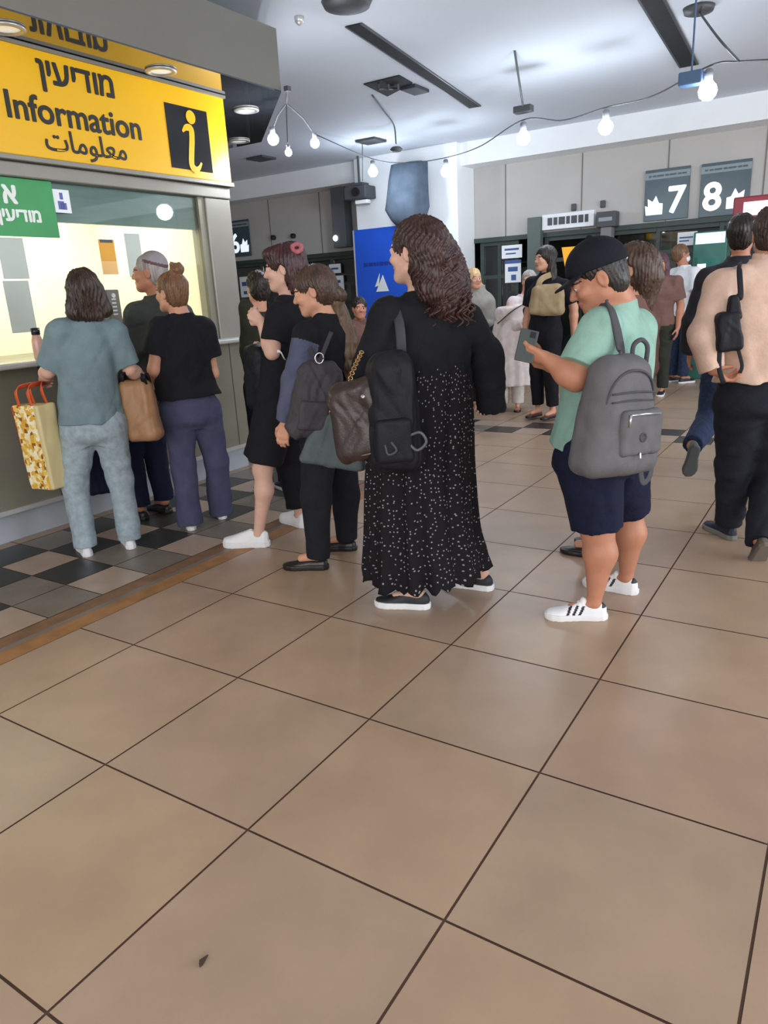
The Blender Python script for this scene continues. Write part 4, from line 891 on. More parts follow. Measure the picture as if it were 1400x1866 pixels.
        if len(I) and groove:
            D = (F.lo + F.h*I - s.J['head'])/k; x, y, z = D@r, D@f, D@u; th = np.arctan2(y+.02, x)
            g = np.sin(34*th + wav*np.sin(5*z*9+th*2) + 3*np.sin(th*3)) + .7*np.sin(57*th + 14*z + 2) + .5*np.sin(90*x + 30*y + 25*z)
            F.F[tuple(I.T)] += (groove*g/1.6).astype(np.float32)
        F.ell(H(0, .118+cut-front, -.035), np.array([.070, .085, .098])*k, R, .012, sub=True)             # the face stays free
        if ears and kind in ('bun', 'tied', 'short'):
            for q in (-1, 1): F.ell(H(q*.09, .006, -.03), np.array([.032, .034, .048])*k, R, .01, sub=True)
        return emit(name, F, m, s.root, 1, mi)
    def P(s, px, py, dd=0): return at(px, py, s.b[1]+dd)
# ------------------------------------------------------------------ the people
def zat(px, py, Y): return float(at(px, py, Y)[2])
def xy(px, py, Y): q = at(px, py, Y); return q[:2]
def toe(az): a = math.radians(az); return np.array([math.sin(a), math.cos(a), 0])
C_teal = cloth('shirt_teal_grey', (114, 133, 140)); C_jean = cloth('trousers_pale_blue', (150, 164, 172), noise=.18, nscale=30); C_black = cloth('fabric_black', (27, 27, 33)); C_navy = cloth('fabric_navy', (24, 28, 50))
C_purple = cloth('trousers_slate_purple', (74, 75, 102)); C_char = cloth('jacket_charcoal', (66, 69, 68)); C_mint = cloth('shirt_mint', (142, 178, 164)); C_peach = cloth('shirt_peach', (208, 176, 158)); C_sleeve = cloth('sleeve_slate', (82, 85, 108))
C_robe = cloth('robe_pale', (216, 204, 202)); C_whitef = cloth('fabric_white', (226, 228, 232)); C_denim = cloth('denim_dark', (44, 54, 80), noise=.25, nscale=40); C_brown = cloth('fabric_brown', (112, 84, 78)); C_olive = cloth('fabric_dark_olive', (50, 52, 44)); C_greyc = cloth('cardigan_grey', (150, 146, 140)); C_trous = cloth('trousers_black', (32, 33, 41))
C_jacket = cloth('jacket_dark', (42, 41, 48))

# woman in teal at the window
g = ground(200, 1003); Y = g[1]
p1 = p = Person('woman with dark bob hair, teal-grey shirt and pale blue trousers, seen from behind', g, 1.62, -32, SK_fair, .98, .005, sh=.112, look=-35)
p.set(head=(152, 533, .02), neck=(154, 580, .02), shoL=(110, 604, -.06), shoR=(207, 606, .08), elbL=(88, 676, -.04), wriL=(79, 692, .16), elbR=(236, 672, .12), wriR=(266, 694, .27), chest=(158, 650, .01), waist=(160, 700, 0), pelvis=(166, 765, 0),
      hipL=(143, 770, -.02), hipR=(199, 770, .03), kneL=(136, 880, -.02), kneR=(219, 872, .05), ankL=(157, 1000, -.06), ankR=(236, 984, .04))
p.toe = {'L': toe(-30), 'R': toe(-25)}
p.body(legs='thin', curlL=1.5, curlR=1.4)
p.top(C_teal, .88, zat(165, 768, Y), .022, 'shirt', .006, 5, flare=1.10, cuff=1.05, wl=.17)
p.legs(C_jean, to=2.07, ease=.014, hem=.066, wr=.006, seed=11, wl=.2)
p.shoe('L', M_shoew, L=.25); p.shoe('R', M_shoew, L=.25)
def ex(F, H, k, R):
    for x, z in ((-.075, -.105), (-.04, -.12), (.0, -.125), (.04, -.12), (.08, -.10)): F.cone(H(x*.7, -.05, .0), H(x*1.15, -.055, z), .046*k, .036*k, .03)
p.hair(H_dark, 'tied', cut=.01, vol=1.06, ears=False, extra=ex, groove=.007)
# woman in the black top
g = ground(362, 958); Y = g[1]
p2 = p = Person('woman with a hair bun, loose black top and flared slate-purple trousers at the booth', g, 1.60, -22, SK_mid, 1.12, .005, sh=.112, look=-58)
p.set(head=(312, 533, .0), neck=(330, 577, .0), shoL=(295, 600, -.06), shoR=(369, 600, .06), elbL=(282, 674, -.08), wriL=(297, 708, .14), elbR=(386, 680, .1), wriR=(350, 700, .3), chest=(335, 640, 0), waist=(337, 690, 0), pelvis=(345, 740, 0),
      hipL=(325, 745, -.03), hipR=(372, 745, .05), kneL=(334, 845, -.04), kneR=(394, 838, .10), ankL=(347, 950, -.06), ankR=(404, 936, .16))
p.body(legs='thin', curlL=1.3, curlR=1.2)
p.top(C_black, .62, zat(340, 722, Y), .026, 'top', .006, 8, flare=1.10, wl=.18)
p.legs(C_purple, to=2.12, ease=.010, hem=.080, wr=.005, seed=13, wl=.2)
for q in 'LR': p.shoe(q, M_shoew, L=.24, style='loafer')
def ex(F, H, k, R):
    F.cone(H(0, -.05, .09), H(.0, -.07, .14), .03*k, .026*k, .02); F.cone(H(.02, -.08, .13), H(-.02, -.06, .165), .018*k, .014*k, .01); F.cone(H(-.02, -.09, .13), H(.025, -.075, .16), .018*k, .012*k, .01)
p.hair(H_light, 'bun', extra=ex)
# man in the skullcap
g = xy(272, 895, 4.92); Y = 4.92
p3 = p = Person('older man with a grey knitted skullcap and charcoal jacket at the booth window', g, 1.70, -48, SK_tan, 1.08, .006, sh=.118, look=-88)
p.set(head=(272, 497, .0)); p.set(neck=(286, 545, .02), shoL=(250, 575, -.07), shoR=(330, 575, .12), elbL=(246, 650, .0), wriL=(232, 640, .1), elbR=(335, 660, .1), wriR=(300, 660, .2), chest=(288, 620, .02))
p.body(legs='thin', curlL=.8, curlR=.8)
p.top(C_char, 'long', .62, .03, 'jacket', .006, 21)
p.legs(C_navy, ease=.016)
for q in 'LR': p.shoe(q, M_leather, M_leather, style='loafer')
p.hair(H_grey, 'short', vol=.96)
r_, f_, u_ = p.frame(); F = Field(*bounds([p.H(x, y, z) for x in (-.1, .1) for y in (-.14, .1) for z in (-.02, .15)], 0), .005)
F.ell(p.H(0, -.035, .045), np.array([.082, .092, .088])*p.hs, np.array([r_, f_, u_]), .01); F.box(p.H(0, 0, -.01), np.array([.2, .2, .065]), np.array([r_, norm(f_+u_*.30), norm(u_-f_*.30)]), .002, .004, sub=True)
kp = emit('skullcap', F, [cloth('cap_grey_knit', (150, 146, 150), bump=1, bscale=240), cloth('cap_band', (104, 78, 84))], p.root, 1, lambda C: ((np.abs(((C-p.J['head'])@u_)/p.hs - .068 - .30*((C-p.J['head'])@f_)/p.hs) < .010)).astype(int))
# young woman in black
g = ground(478, 988); Y = g[1]
p4 = p = Person('young woman in profile in a black tee and black slit skirt with white trainers', g, 1.66, -80, SK_fair, .92, .005, sh=.106, look=-84, tilt=6)
p.set(head=(517, 489, .0), neck=(527, 545, .0), shoL=(508, 575, -.13), shoR=(535, 572, .16), elbL=(496, 642, -.17), wriL=(477, 588, -.12), elbR=(515, 650, .18), wriR=(486, 640, .12), chest=(518, 610, 0), waist=(512, 670, 0), pelvis=(505, 740, 0),
      hipL=(500, 750, -.08), hipR=(510, 750, .08), kneL=(479, 855, -.08), kneR=(527, 850, .2), ankL=(472, 976, -.07), ankR=(547, 948, .28))
p.toe = {'L': toe(-82), 'R': toe(-40)}
p.body(curlL=1.5, curlR=1.3, hk=dict(L=dict(dirv=np.array([-.6, .3, .6]), pn=[.3, .9, -.1])))
p.top(C_black, .7, zat(505, 745, Y), .02, 'tee', .005, 31, wl=.13)
def ex(F):
    J = p.J; F.cone(J['hipR'], J['kneR'], .10, .075, .04); F.cone(J['kneR'], J['kneR']*.2 + J['ankR']*.8, .075, .07, .03, flat=1)
    F.cone(J['hipL'] + [.02, .0, 0], J['hipL']*.06+J['kneL']*.94 + [.0, 0, .04], .105, .105, .05, flat=1)
p.legs(C_black, to=.8, ease=.022, name='slit_skirt', hem=.1, parts=ex, wr=.006, seed=33, wl=.15)
p.shoe('L', M_shoew, L=.285, sole_h=.036, style='chunky'); p.shoe('R', M_shoew, L=.27, sole_h=.036, style='chunky')
def ex(F, H, k, R):
    for q in range(5): F.cone(H(.02*(q-2), -.085, .03), H(.025*(q-2), -.12-.01*q % 3, -.10-.02*(q % 3)), .03*k, .015*k, .02)
    F.ell(H(0, .05, .085), np.array([.07, .05, .03])*k, R, .03); F.ell(H(0, -.075, .075), np.array([.055, .05, .05])*k, R, .03); F.cone(H(-.05, -.035, -.02), H(-.045, -.05, -.12), .04*k, .03*k, .03); F.cone(H(.03, -.06, -.02), H(.03, -.07, -.13), .05*k, .03*k, .03)
p.hair(H_red, 'tied', extra=ex, vol=1.05)
F = Field(*bounds([p.P(541, 452, -.06)], .09), .005)
for q in range(12): a = q*math.pi/6; F.ell(p.P(541, 452, -.06) + np.array([.026*math.cos(a), .01*math.sin(a), .020*math.sin(a)]), [.011+.003*(q % 2)]*3, None, .006)
emit('scrunchie', F, cloth('scrunchie_pink', (168, 98, 104)), p.root, 1)
# woman with grey sleeves
g = ground(596, 1026); Y = g[1]
p5 = p = Person('woman with brown ponytail, black vest over slate-grey sleeves and black trousers, looking down', g, 1.56, -72, SK_mid, 1.02, .005, sh=.108, look=-82, tilt=14)
p.set(head=(571, 530, .0), neck=(595, 578, .0), shoL=(558, 612, -.13), shoR=(612, 606, .16), elbL=(537, 695, -.17), wriL=(521, 770, -.18), elbR=(612, 690, .2), wriR=(570, 690, .26), chest=(588, 650, 0), waist=(588, 710, 0), pelvis=(596, 780, 0),
      hipL=(584, 790, -.07), hipR=(612, 790, .07), kneL=(576, 905, -.08), kneR=(630, 898, .16), ankL=(580, 1018, -.08), ankR=(634, 1000, .2))
p.toe = {'L': toe(-80), 'R': toe(-80)}
p.body(legs='thin', curlL=.7, curlR=.7)
def mis(C):
    J = p.J; o = np.zeros(len(C), int)
    for q in 'LR':
        a, e, w = J['sho'+q], J['elb'+q], J['wri'+q]
        for s0, s1, r in ((a + (e-a)*.12, e, .078), (e, w, .09)):
            ab = s1-s0; t = ((C-s0)@ab)/(ab@ab); d = np.linalg.norm(C - s0 - np.clip(t, 0, 1)[:, None]*ab, axis=1); o[(d < r) & (t > 0)] = 1
    return o
p.top([C_black, C_sleeve], 'long', zat(590, 770, Y), .016, 'vest_top', .005, 41, mi=mis)
p.legs(C_trous, to=2.04, ease=.018, hem=.060, wr=.005, seed=42, wl=.14)
for q in 'LR': p.shoe(q, M_leather, M_leather, style='loafer', L=.25)
def ex(F, H, k, R):
    F.ell(H(0, -.055, .0), np.array([.075, .065, .085])*k, R, .03); F.cone(H(0, -.09, -.02), H(.0, -.125, -.06), .034*k, .036*k, .02)
pony = crv([p.H(0, -.10, -.03), p.P(622, 585, .02), p.P(636, 630, .0), p.P(632, 690, -.02)], 9)
p.hair(H_brown, 'tied', extra=ex, vol=1.02)
F = Field(*bounds(pony, .07), .005)
for q in range(8): F.cone(pony[q], pony[q+1], (.03, .036, .042, .046, .046, .042, .036, .028)[q], (.036, .042, .046, .046, .042, .036, .028, .01)[q], .02)
F.wrinkle(.006, 9, .03, (2.2, 2.2, .25)); emit('ponytail', F, hairm('hair_ponytail', (92, 70, 50)), p.root, 1)
# woman in the polka dot dress
g = ground(800, 1086); Y = g[1]
p6 = p = Person('tall woman with long curly dark hair in a black dotted maxi dress, seen from behind', g, 1.70, -42, SK_fair, 1.05, .005, sh=.118, look=-54)
p.hs = 1.1
p.set(head=(757, 458, .0), neck=(770, 540, .02), shoL=(706, 575, -.05), shoR=(848, 585, .10), elbL=(672, 680, -.08), wriL=(672, 760, .10), elbR=(887, 650, .12), wriR=(893, 708, .15), chest=(780, 610, .02), waist=(785, 690, 0), pelvis=(780, 770, 0),
      hipL=(750, 790, -.05), hipR=(810, 790, .08), kneL=(745, 940, 0), kneR=(830, 940, .1), ankL=(762, 1092, -.12), ankR=(879, 1073, .06))
p.toe = {'L': toe(-74), 'R': toe(-60)}
p.body(curlL=1.5, curlR=1.7)
def ex(F):
    J = p.J
    for q in 'LR': F.cone(J['sho'+q], J['elb'+q], .060, .066, .03); F.cone(J['elb'+q], J['wri'+q] + norm(J['wri'+q]-J['elb'+q])*(.105 if q == 'R' else .0), .066, .068, .03, flat=1)
p.top(C_black, 'long', zat(790, 640, Y), .022, 'cardigan', .006, 51, parts=ex, wl=.14)
K = 120; V = []; UV = []; ax = norm((p.J['shoR']-p.J['shoL'])*[1, 1, 0]); ay = np.array([-ax[1], ax[0], 0])
secs = [(622, 783, .150, .125), (660, 783, .172, .145), (700, 779, .198, .16), (770, 772, .228, .18), (850, 767, .245, .20), (960, 770, .262, .215), (1010, 775, .280, .23), (1040, 777, .288, .235)]
A = np.array([(*at(cx, y, Y), hw, dp) for y, cx, hw, dp in secs]); A = crv(A, 70)
for n, (cx, cy, cz, hw, dp) in enumerate(A):
    t = n/69; 
    for k in range(K):
        th = 2*math.pi*k/K; am = .004 + .016*t**1.3; wv = math.sin(11*th + 1.2*math.sin(3*th) + t*.8) + .6*math.sin(23*th + 2*math.sin(2*th) - t)
        fr = .012*max(0, (t-.9)/.1)*math.sin(40*th + 3*math.sin(5*th)); rr = 1 + (am*wv + fr)/.25; e = -.012*max(0, (t-.93)/.07)*(1+math.sin(20*th+2*math.sin(3*th)))
        V.append(np.array([cx, cy, cz + e]) + ax*hw*rr*math.cos(th) + ay*dp*rr*math.sin(th)); UV.append((th*.25, cz))
nV = len(V); inner = [v*1 for v in V]
for n in range(70):
    c0 = A[n, :3]
    for k in range(K): q = n*K+k; d = (V[q]-c0)*[1, 1, 0]; inner[q] = V[q] - norm(d)*.003
F_ = []
for n in range(69):
    for k in range(K): a, b = n*K+k, n*K+(k+1) % K; F_.append((a, a+K, b+K, b)); F_.append((nV+a, nV+b, nV+b+K, nV+a+K))
for k in range(K): a, b = 69*K+k, 69*K+(k+1) % K; F_.append((a, nV+a, nV+b, b)); F_.append((k, (k+1) % K, nV+(k+1) % K, nV+k))
md = mat('dress_dotted_black', (24, 22, 26), .85, spec=.2); nt = md.node_tree; b_ = nt.nodes['Principled BSDF']
uvn = nt.nodes.new('ShaderNodeUVMap'); vo = nt.nodes.new('ShaderNodeTexVoronoi'); vo.voronoi_dimensions = '2D'; vo.inputs['Scale'].default_value = 46; vo.inputs['Randomness'].default_value = .85
cmp_ = nt.nodes.new('ShaderNodeMath'); cmp_.operation = 'LESS_THAN'; cmp_.inputs[1].default_value = .155
rn = nt.nodes.new('ShaderNodeMath'); rn.operation = 'GREATER_THAN'; rn.inputs[1].default_value = .30; sp = nt.nodes.new('ShaderNodeSeparateColor')
ml = nt.nodes.new('ShaderNodeMath'); ml.operation = 'MULTIPLY'; mx = nt.nodes.new('ShaderNodeMix'); mx.data_type = 'RGBA'
mx.inputs[6].default_value = (*lin((24, 22, 26)), 1); mx.inputs[7].default_value = (*lin((138, 133, 136)), 1)
for a_, c_ in ((uvn.outputs[0], vo.inputs['Vector']), (vo.outputs['Distance'], cmp_.inputs[0]), (vo.outputs['Color'], sp.inputs[0]), (sp.outputs[0], rn.inputs[0]), (cmp_.outputs[0], ml.inputs[0]), (rn.outputs[0], ml.inputs[1]), (ml.outputs[0], mx.inputs[0]), (mx.outputs[2], b_.inputs['Base Color'])): nt.links.new(a_, c_)
add_mesh('maxi_dress', np.vstack([V, inner]), F_, md, p.root, True, None, UV + UV)
for q in 'LR': p.shoe(q, M_shoeb, L=.265, sole_h=.03)
def ex(F, H, k, R):
    F.ell(H(0, -.07, .0), np.array([.088, .075, .10])*k, R, .03)
    rg = random.Random(12)
    mass = crv([p.H(.0, -.07, .01), p.P(800, 470, .02), p.P(812, 520, .0), p.P(812, 556, -.02)], 12)
    for q in range(11): F.cone(mass[q], mass[q+1], np.interp(q, [0, 4, 8, 11], [.06, .085, .1, .08]), np.interp(q+1, [0, 4, 8, 11], [.06, .085, .1, .08]), .03, fl=(ay, 1.15))
    F.cone(p.H(-.05, -.04, -.02), p.P(785, 530, -.08), .05, .06, .03)
def curls(p, mass, rad, n, seed, m, L=(.08, .15), r=.0075, name='curls'):
    rg = np.random.default_rng(seed); mb = MB()
    for q in range(n):
        t = rg.uniform(0, .85); b0 = mass[int(t*(len(mass)-1))]; a = rg.uniform(0, 2*math.pi); rr = rad*rg.uniform(.75, 1.06)
        e1 = ax*math.cos(a) + ay*math.sin(a); st = b0 + e1*rr; ln = rg.uniform(*L); P = []; ph = rg.uniform(0, 6); cr_r = rg.uniform(.008, .016); dr = norm(np.array([rg.normal()*.12, rg.normal()*.12, -1]) + e1*.15)
        for s_ in np.linspace(0, 1, 16): w = ph + s_*ln*2*math.pi/.055; P.append(st + dr*ln*s_ + (e1*math.cos(w) + np.cross(dr, e1)*math.sin(w))*cr_r*(1+s_*.3))
        mb.tube(P, [r*(1-.7*max(0, s_-.6)/.4) for s_ in np.linspace(0, 1, 16)], 5)
    return mb.build(name, m, p.root, True)
mass6 = crv([p.P(792, 455, .02), p.P(806, 490, .02), p.P(812, 525, .0), p.P(810, 552, -.02)], 24)
p.hair(H_curl, 'tied', extra=ex, groove=.007, vol=1.04, wav=6)
curls(p, mass6, .090, 240, 4, hairm('hair_curls', (66, 42, 38)))
# stout person in the cap
g = ground(1098, 1108); Y = g[1]
p7 = p = Person('stout person in a black cap, mint shirt and navy shorts looking at a phone', g, 1.58, -62, SK_tan, 1.36, .005, sh=.118, look=-78, tilt=26)
p.hs = 1.06
p.set(head=(1088, 507, .0), neck=(1128, 556, .03), shoL=(1094, 600, -.14), shoR=(1160, 600, .17), elbL=(1050, 690, -.20), wriL=(994, 652, -.14), elbR=(1150, 690, .25), wriR=(1003, 668, .06), chest=(1118, 640, .02), waist=(1112, 730, .02), pelvis=(1098, 810, .02),
      hipL=(1075, 830, -.07), hipR=(1118, 830, .10), kneL=(1089, 965, -.08), kneR=(1143, 932, .18), ankL=(1083, 1102, -.10), ankR=(1140, 1090, .16))
p.toe = {'L': toe(-80), 'R': toe(-52)}
p.body(curlL=1.15, curlR=.9, hk=dict(L=dict(dirv=np.array([-.93, .15, .33]), pn=[.25, .8, .5], thumb=None), R=dict(dirv=np.array([-.9, -.1, .35]), pn=[0, -.5, .8])))
p.top(C_mint, .80, zat(1090, 806, Y), .020, 'tee', .006, 61, belly=.05, cuff=1.12, wl=.2, flare=1.06)
p.legs(C_navy, to=.97, ease=.026, hem=.104, name='shorts', wr=.006, seed=62, wl=.16, seat=1.1)
p.shoe('L', M_shoew, L=.265, stripes=1); p.shoe('R', M_shoew, L=.265, stripes=1)
p.hair(H_black, 'short', vol=.96, cut=-.035, groove=.003)
r_, f_, u_ = p.frame(); k = p.hs; R_ = np.array([r_, norm(f_+u_*.16), norm(u_-f_*.16)]); F = Field(*bounds([p.H(x, y, z) for x in (-.12, .12) for y in (-.16, .2) for z in (-.03, .18)], .0), .005)
F.ell(p.H(0, -.018, .045), np.array([.092, .115, .100])*k, R_, .01); F.box(p.H(0, -.02, -.045), np.array([.3, .3, .075])*k, R_, .002, .004, sub=True)
def brim(X, Y_, Z):
    P_ = np.stack(np.broadcast_arrays(X, Y_, Z), -1) - p.H(0, -.018, .033); x, y, z = P_@R_[0]/k, P_@R_[1]/k, P_@R_[2]/k
    return np.maximum(np.maximum(np.sqrt((x/1.0)**2 + ((y-.075)*.76)**2) - .074, np.abs(z + 6*x*x*.35 + (y-.08)*.38) - .005), .05-y)*k
F.add(brim, np.array(p.H(0, .09, .03))-.14, np.array(p.H(0, .09, .03))+.14, .006); F.ell(p.H(0, -.035, .148), np.array([.012, .012, .006])*k, R_, .004)
emit('baseball_cap', F, cloth('cap_black', (26, 28, 36)), p.root, 1)
# woman hidden behind the cap
g = ground(1090, 1006); Y = g[1]
p8 = p = Person('woman with thick brown hair and silver hair clip, mostly hidden behind the capped person', g, 1.60, -50, SK_mid, .95, .007, look=-60)
p.set(head=(1150, 490, .0), neck=(1150, 545, .0), shoL=(1112, 590, -.05), shoR=(1180, 590, .08), chest=(1140, 640, 0), waist=(1125, 720, 0), elbL=(1100, 670, 0), wriL=(1090, 740, .1), elbR=(1178, 670, .1), wriR=(1150, 740, .2))
p.body(legs='thin'); p.top(C_brown, 'long', None, .016, 'blouse', .005, 71); p.legs(C_trous, ease=.014)
for q in 'LR': p.shoe(q, M_leather, M_leather, style='loafer', L=.245)
def ex(F, H, k, R): F.ell(H(.02, -.05, -.01), np.array([.095, .085, .11])*k, R, .03); F.cone(H(.03, -.07, -.05), p.P(1172, 560, .0), .075, .045, .04)
p.hair(H_brown, 'tied', extra=ex, groove=.007, vol=1.05)
F = Field(*bounds([p.H(-.06, -.03, .06)], .08), .005)
for q in range(5): F.ell(p.P(1138 + 3*(q % 2), 462 + q*7, -.09), [.011]*3, None, .001)
emit('hair_clip', F, mat('clip_silver', (220, 222, 230), .25, metal=.6), p.root, 0)
# man in the peach shirt, walking off to the right
g = ground(1352, 985); Y = g[1]
p9 = p = Person('man in a peach long-sleeved shirt and black trousers walking off at the right edge', g, 1.72, 8, SK_tan, 1.12, .005, sh=.125, look=15)
p.set(head=(1404, 425, .05), neck=(1398, 480, .02), shoL=(1318, 520, -.02), shoR=(1462, 525, .05), elbL=(1282, 612, -.08), wriL=(1300, 674, -.12), elbR=(1500, 640, .0), wriR=(1480, 700, .1), chest=(1388, 570, .02), waist=(1384, 650, 0), pelvis=(1378, 712, 0),
      hipL=(1352, 735, 0), hipR=(1410, 735, 0), kneL=(1338, 850, .05), kneR=(1404, 862, .0), ankL=(1328, 966, .06), ankR=(1385, 985, -.30))
p.toe = {'L': toe(-8), 'R': toe(5)}; p.pitch['R'] = .95
p.body(legs='thin', curlL=1.1, hk=dict(L=dict(dirv=np.array([.62, .05, -.42]))))
p.top(C_peach, 'long', zat(1380, 690, Y), .024, 'shirt', .007, 81, wl=.17)
p.legs(C_trous, to=2.03, ease=.024, hem=.068, wr=.006, seed=82, wl=.14, waist=zat(1380, 655, Y))
F = Field(*bounds([p.J['neck']], .14), .005); n_ = p.J['neck']
F.loft([(n_[0], n_[1], n_[2]-.012, .078, .074), (n_[0], n_[1]-.004, n_[2]+.02, .074, .070), (n_[0], n_[1]+.004, n_[2]+.052, .066, .062)], p.r, .01); F.cone(n_ + [0, 0, .03], n_ + [0, 0, .09], .056, .066, .003, sub=True); emit('collar', F, C_peach, p.root, 1)
w_, e_ = p.J['wriL'], p.J['elbL']; F = Field(*bounds([w_, e_], .1), .005); F.cone(w_ + (e_-w_)*.26, w_ + (e_-w_)*.02, .056, .054, .004, flat=3); F.wrinkle(.003, 3, .05); emit('cuff', F, C_peach, p.root, 1)
p.shoe('L', mat('shoe_navy', (34, 38, 56), .6, bump=.3, bscale=200), mat('sole_grey', (120, 118, 114), .8)); p.shoe('R', mat('shoe_taupe', (92, 84, 76), .7), mat('sole_taupe', (112, 102, 92), .9))
p.hair(H_dark, 'short', vol=1.02)
# person in the dark jacket ahead of him
g = ground(1342, 872); Y = g[1]
p10 = p = Person('person in a dark jacket and navy jeans striding ahead of the peach shirt man', g, 1.74, 18, SK_tan, 1.06, .007, sh=.122, look=30)
p.set(head=(1352, 428, .0), neck=(1350, 472, 0), shoL=(1292, 512, -.05), shoR=(1400, 505, .08), elbL=(1266, 585, -.05), wriL=(1258, 640, .05), chest=(1345, 560, 0), waist=(1338, 620, 0), pelvis=(1330, 680, 0),
      hipL=(1312, 690, -.02), hipR=(1350, 690, .05), kneL=(1292, 766, -.08), ankL=(1262, 812, -.42), kneR=(1352, 770, .1), ankR=(1358, 850, .2))
p.toe = {'L': toe(10), 'R': toe(15)}; p.pitch['L'] = 1.05
p.body(legs='thin'); p.top(C_jacket, 'long', None, .030, 'jacket', .006, 91, wl=.14); p.legs(C_denim, ease=.016, hem=.066, seed=92)
p.shoe('L', mat('shoe_grey', (88, 92, 94), .7), mat('sole_slate', (84, 88, 90), .9)); p.shoe('R', M_shoeb, M_shoeb); p.hair(H_black, 'short', vol=1.08)
# people farther into the hall
def far(label, foot, top, Y, az, sk, hairmat, hk, **k):
    h = zat(*top, Y); q = xy(foot[0], foot[1], Y); p = Person(label, q, h/1.0, az, sk, vox=.010, **k); return p
p = p11 = far('woman with black shoulder-length hair in a black tee, carrying a beige bag', (992, 765), (1000, 448), 7.9, -128, SK_mid, None, None, look=-112, fat=.98)
p.set(elbL=(1046, 560, -.1), wriL=(1046, 615, -.1), shoL=(1032, 522, -.12)); p.body(legs='thin', curlL=.6); p.top(C_black, .75, None, .014, 'tee', .004, 101); p.legs(C_black, to=1.85, ease=.012)
for q in 'LR': p.shoe(q, mat('sandal_brown', (110, 58, 50), .6), M_leather, style='loafer', L=.25, heel=.02)
p.hair(H_black, 'long', cut=.0, vol=1.06)
p = p12 = far('woman with grey-blond hair in a long pale robe with a dark cross strap', (930, 745), (966, 487), 8.6, -165, SK_mid, None, None, look=-160, fat=1.1)
b_ = p.b; z1 = p.J['neck'][2]-.02
p.set(head=(964, 512, 0), neck=(958, 540, 0), shoL=(978, 552, 0), shoR=(936, 552, .0), elbR=(928, 600, -.05), wriR=(955, 590, -.22), elbL=(990, 600, -.05), wriL=(975, 585, -.24)); p.body(legs='thin'); p.top(C_robe, 'long', None, .02, 'robe_top', .006, 111)
F = Field([b_[0]-.5, b_[1]-.45, .2], [b_[0]+.5, b_[1]+.45, 1.2], .010); zt = .8*p.h*.8
F.loft([(*p.J['waist'][:2], p.J['waist'][2]+.05, .17, .14), (*p.J['pelvis'][:2], p.J['pelvis'][2], .21, .17), (b_[0], b_[1], .30, .24, .19)], p.r, .02, pleat=(8, .014, .003, 1)); emit('robe_skirt', F, C_robe, p.root, 1)
p.legs(cloth('trousers_cream', (198, 192, 184)), ease=.02, hem=.07)
for q in 'LR': p.shoe(q, mat('sandal_tan', (170, 120, 100), .6), M_leather, style='loafer', L=.24)
p.hair(H_grey, 'tied')
f = MB(); f.tube([p.J['shoL'] + [-.02, -.10, .06], p.J['chest'] + [.02, -.155, -.02], p.J['waist'] + [-.17, -.15, .02]], 1, 8, n=14, flat=(.022, .004)); f.build('cross_strap', M_leather, p.root, True)
p = p13 = far('blond woman in a grey cardigan with folded arms beyond the dress woman', (876, 738), (866, 480), 9.0, 172, SK_mid, None, None, look=160, fat=1.05)
p.set(head=(864, 508, 0), shoR=(842, 552, .0), shoL=(890, 552, 0), elbL=(902, 596, -.08), wriL=(872, 590, -.24), elbR=(838, 596, -.08), wriR=(862, 586, -.25)); p.body(legs='thin'); p.top(C_greyc, 'long', None, .02, 'cardigan', .005, 121); p.legs(C_black, ease=.04, hem=.10, name='wide_trousers')
for q in 'LR': p.shoe(q, mat('sandal_tan', (170, 120, 100), .6), M_leather, style='loafer', L=.24)
p.hair(H_blond, 'bob', cut=-.005)
p = p14 = far('man in a white shirt, dark jeans and white face mask by the shop fronts', (1236, 694), (1244, 446), 10.2, 70, SK_tan, None, None, look=80, fat=1.05)
p.set(head=(1242, 463, 0)); p.body(legs='thin'); p.top(C_whitef, 'short', None, .02, 'shirt', .004, 131); p.legs(C_denim, ease=.014)
for q in 'LR': p.shoe(q, M_shoeb)
p.hair(H_light, 'short'); r_, f_, u_ = p.frame(); F = Field(*bounds([p.J['head']], .2), .007); F.ell(p.H(0, .062, -.058), np.array([.062, .058, .052])*p.hs, np.array([r_, f_, u_]), .01); F.cone(p.H(.05, .04, -.05), p.H(.078, -.01, -.02), .006, .005, .004); emit('face_mask', F, C_whitef, p.root, 1)
p = p15 = far('person in a brownish pink top standing right of the capped person, far back', (1192, 712), (1190, 462), 9.2, -150, SK_tan, None, None, fat=1.05)
p.body(legs='thin'); p.top(C_brown, 'short', None, .02, 'top', .004, 141); p.legs(C_olive, ease=.014)
for q in 'LR': p.shoe(q, M_shoeb)
p.hair(hairm('hair_plum', (84, 52, 66)), 'bob')
p = p16 = far('short dark-haired person in a brown top in front of the blue banner', (668, 780), (667, 543), 7.6, 170, SK_tan, None, None, fat=.95)
p.body(legs='thin'); p.top(C_brown, 'short', None, .014, 'top', .004, 151); p.legs(C_denim, ease=.014)
for q in 'LR': p.shoe(q, M_shoeb)
p.hair(H_black, 'short')
p = p17 = far('dark-haired person in black clothes beyond the booth corner, behind the young woman', (500, 860), (476, 508), 5.35, -30, SK_mid, None, None, fat=.9, sh=.10)
p.set(shoL=(452, 562, -.05), elbL=(453, 640, -.05), wriL=(462, 690, .1), head=(470, 525, 0)); p.body(legs='thin'); p.top(C_olive, 'long', None, .02, 'jacket', .005, 161); p.legs(C_black, ease=.016)
for q in 'LR': p.shoe(q, M_shoeb)
p.hair(H_black, 'tied')
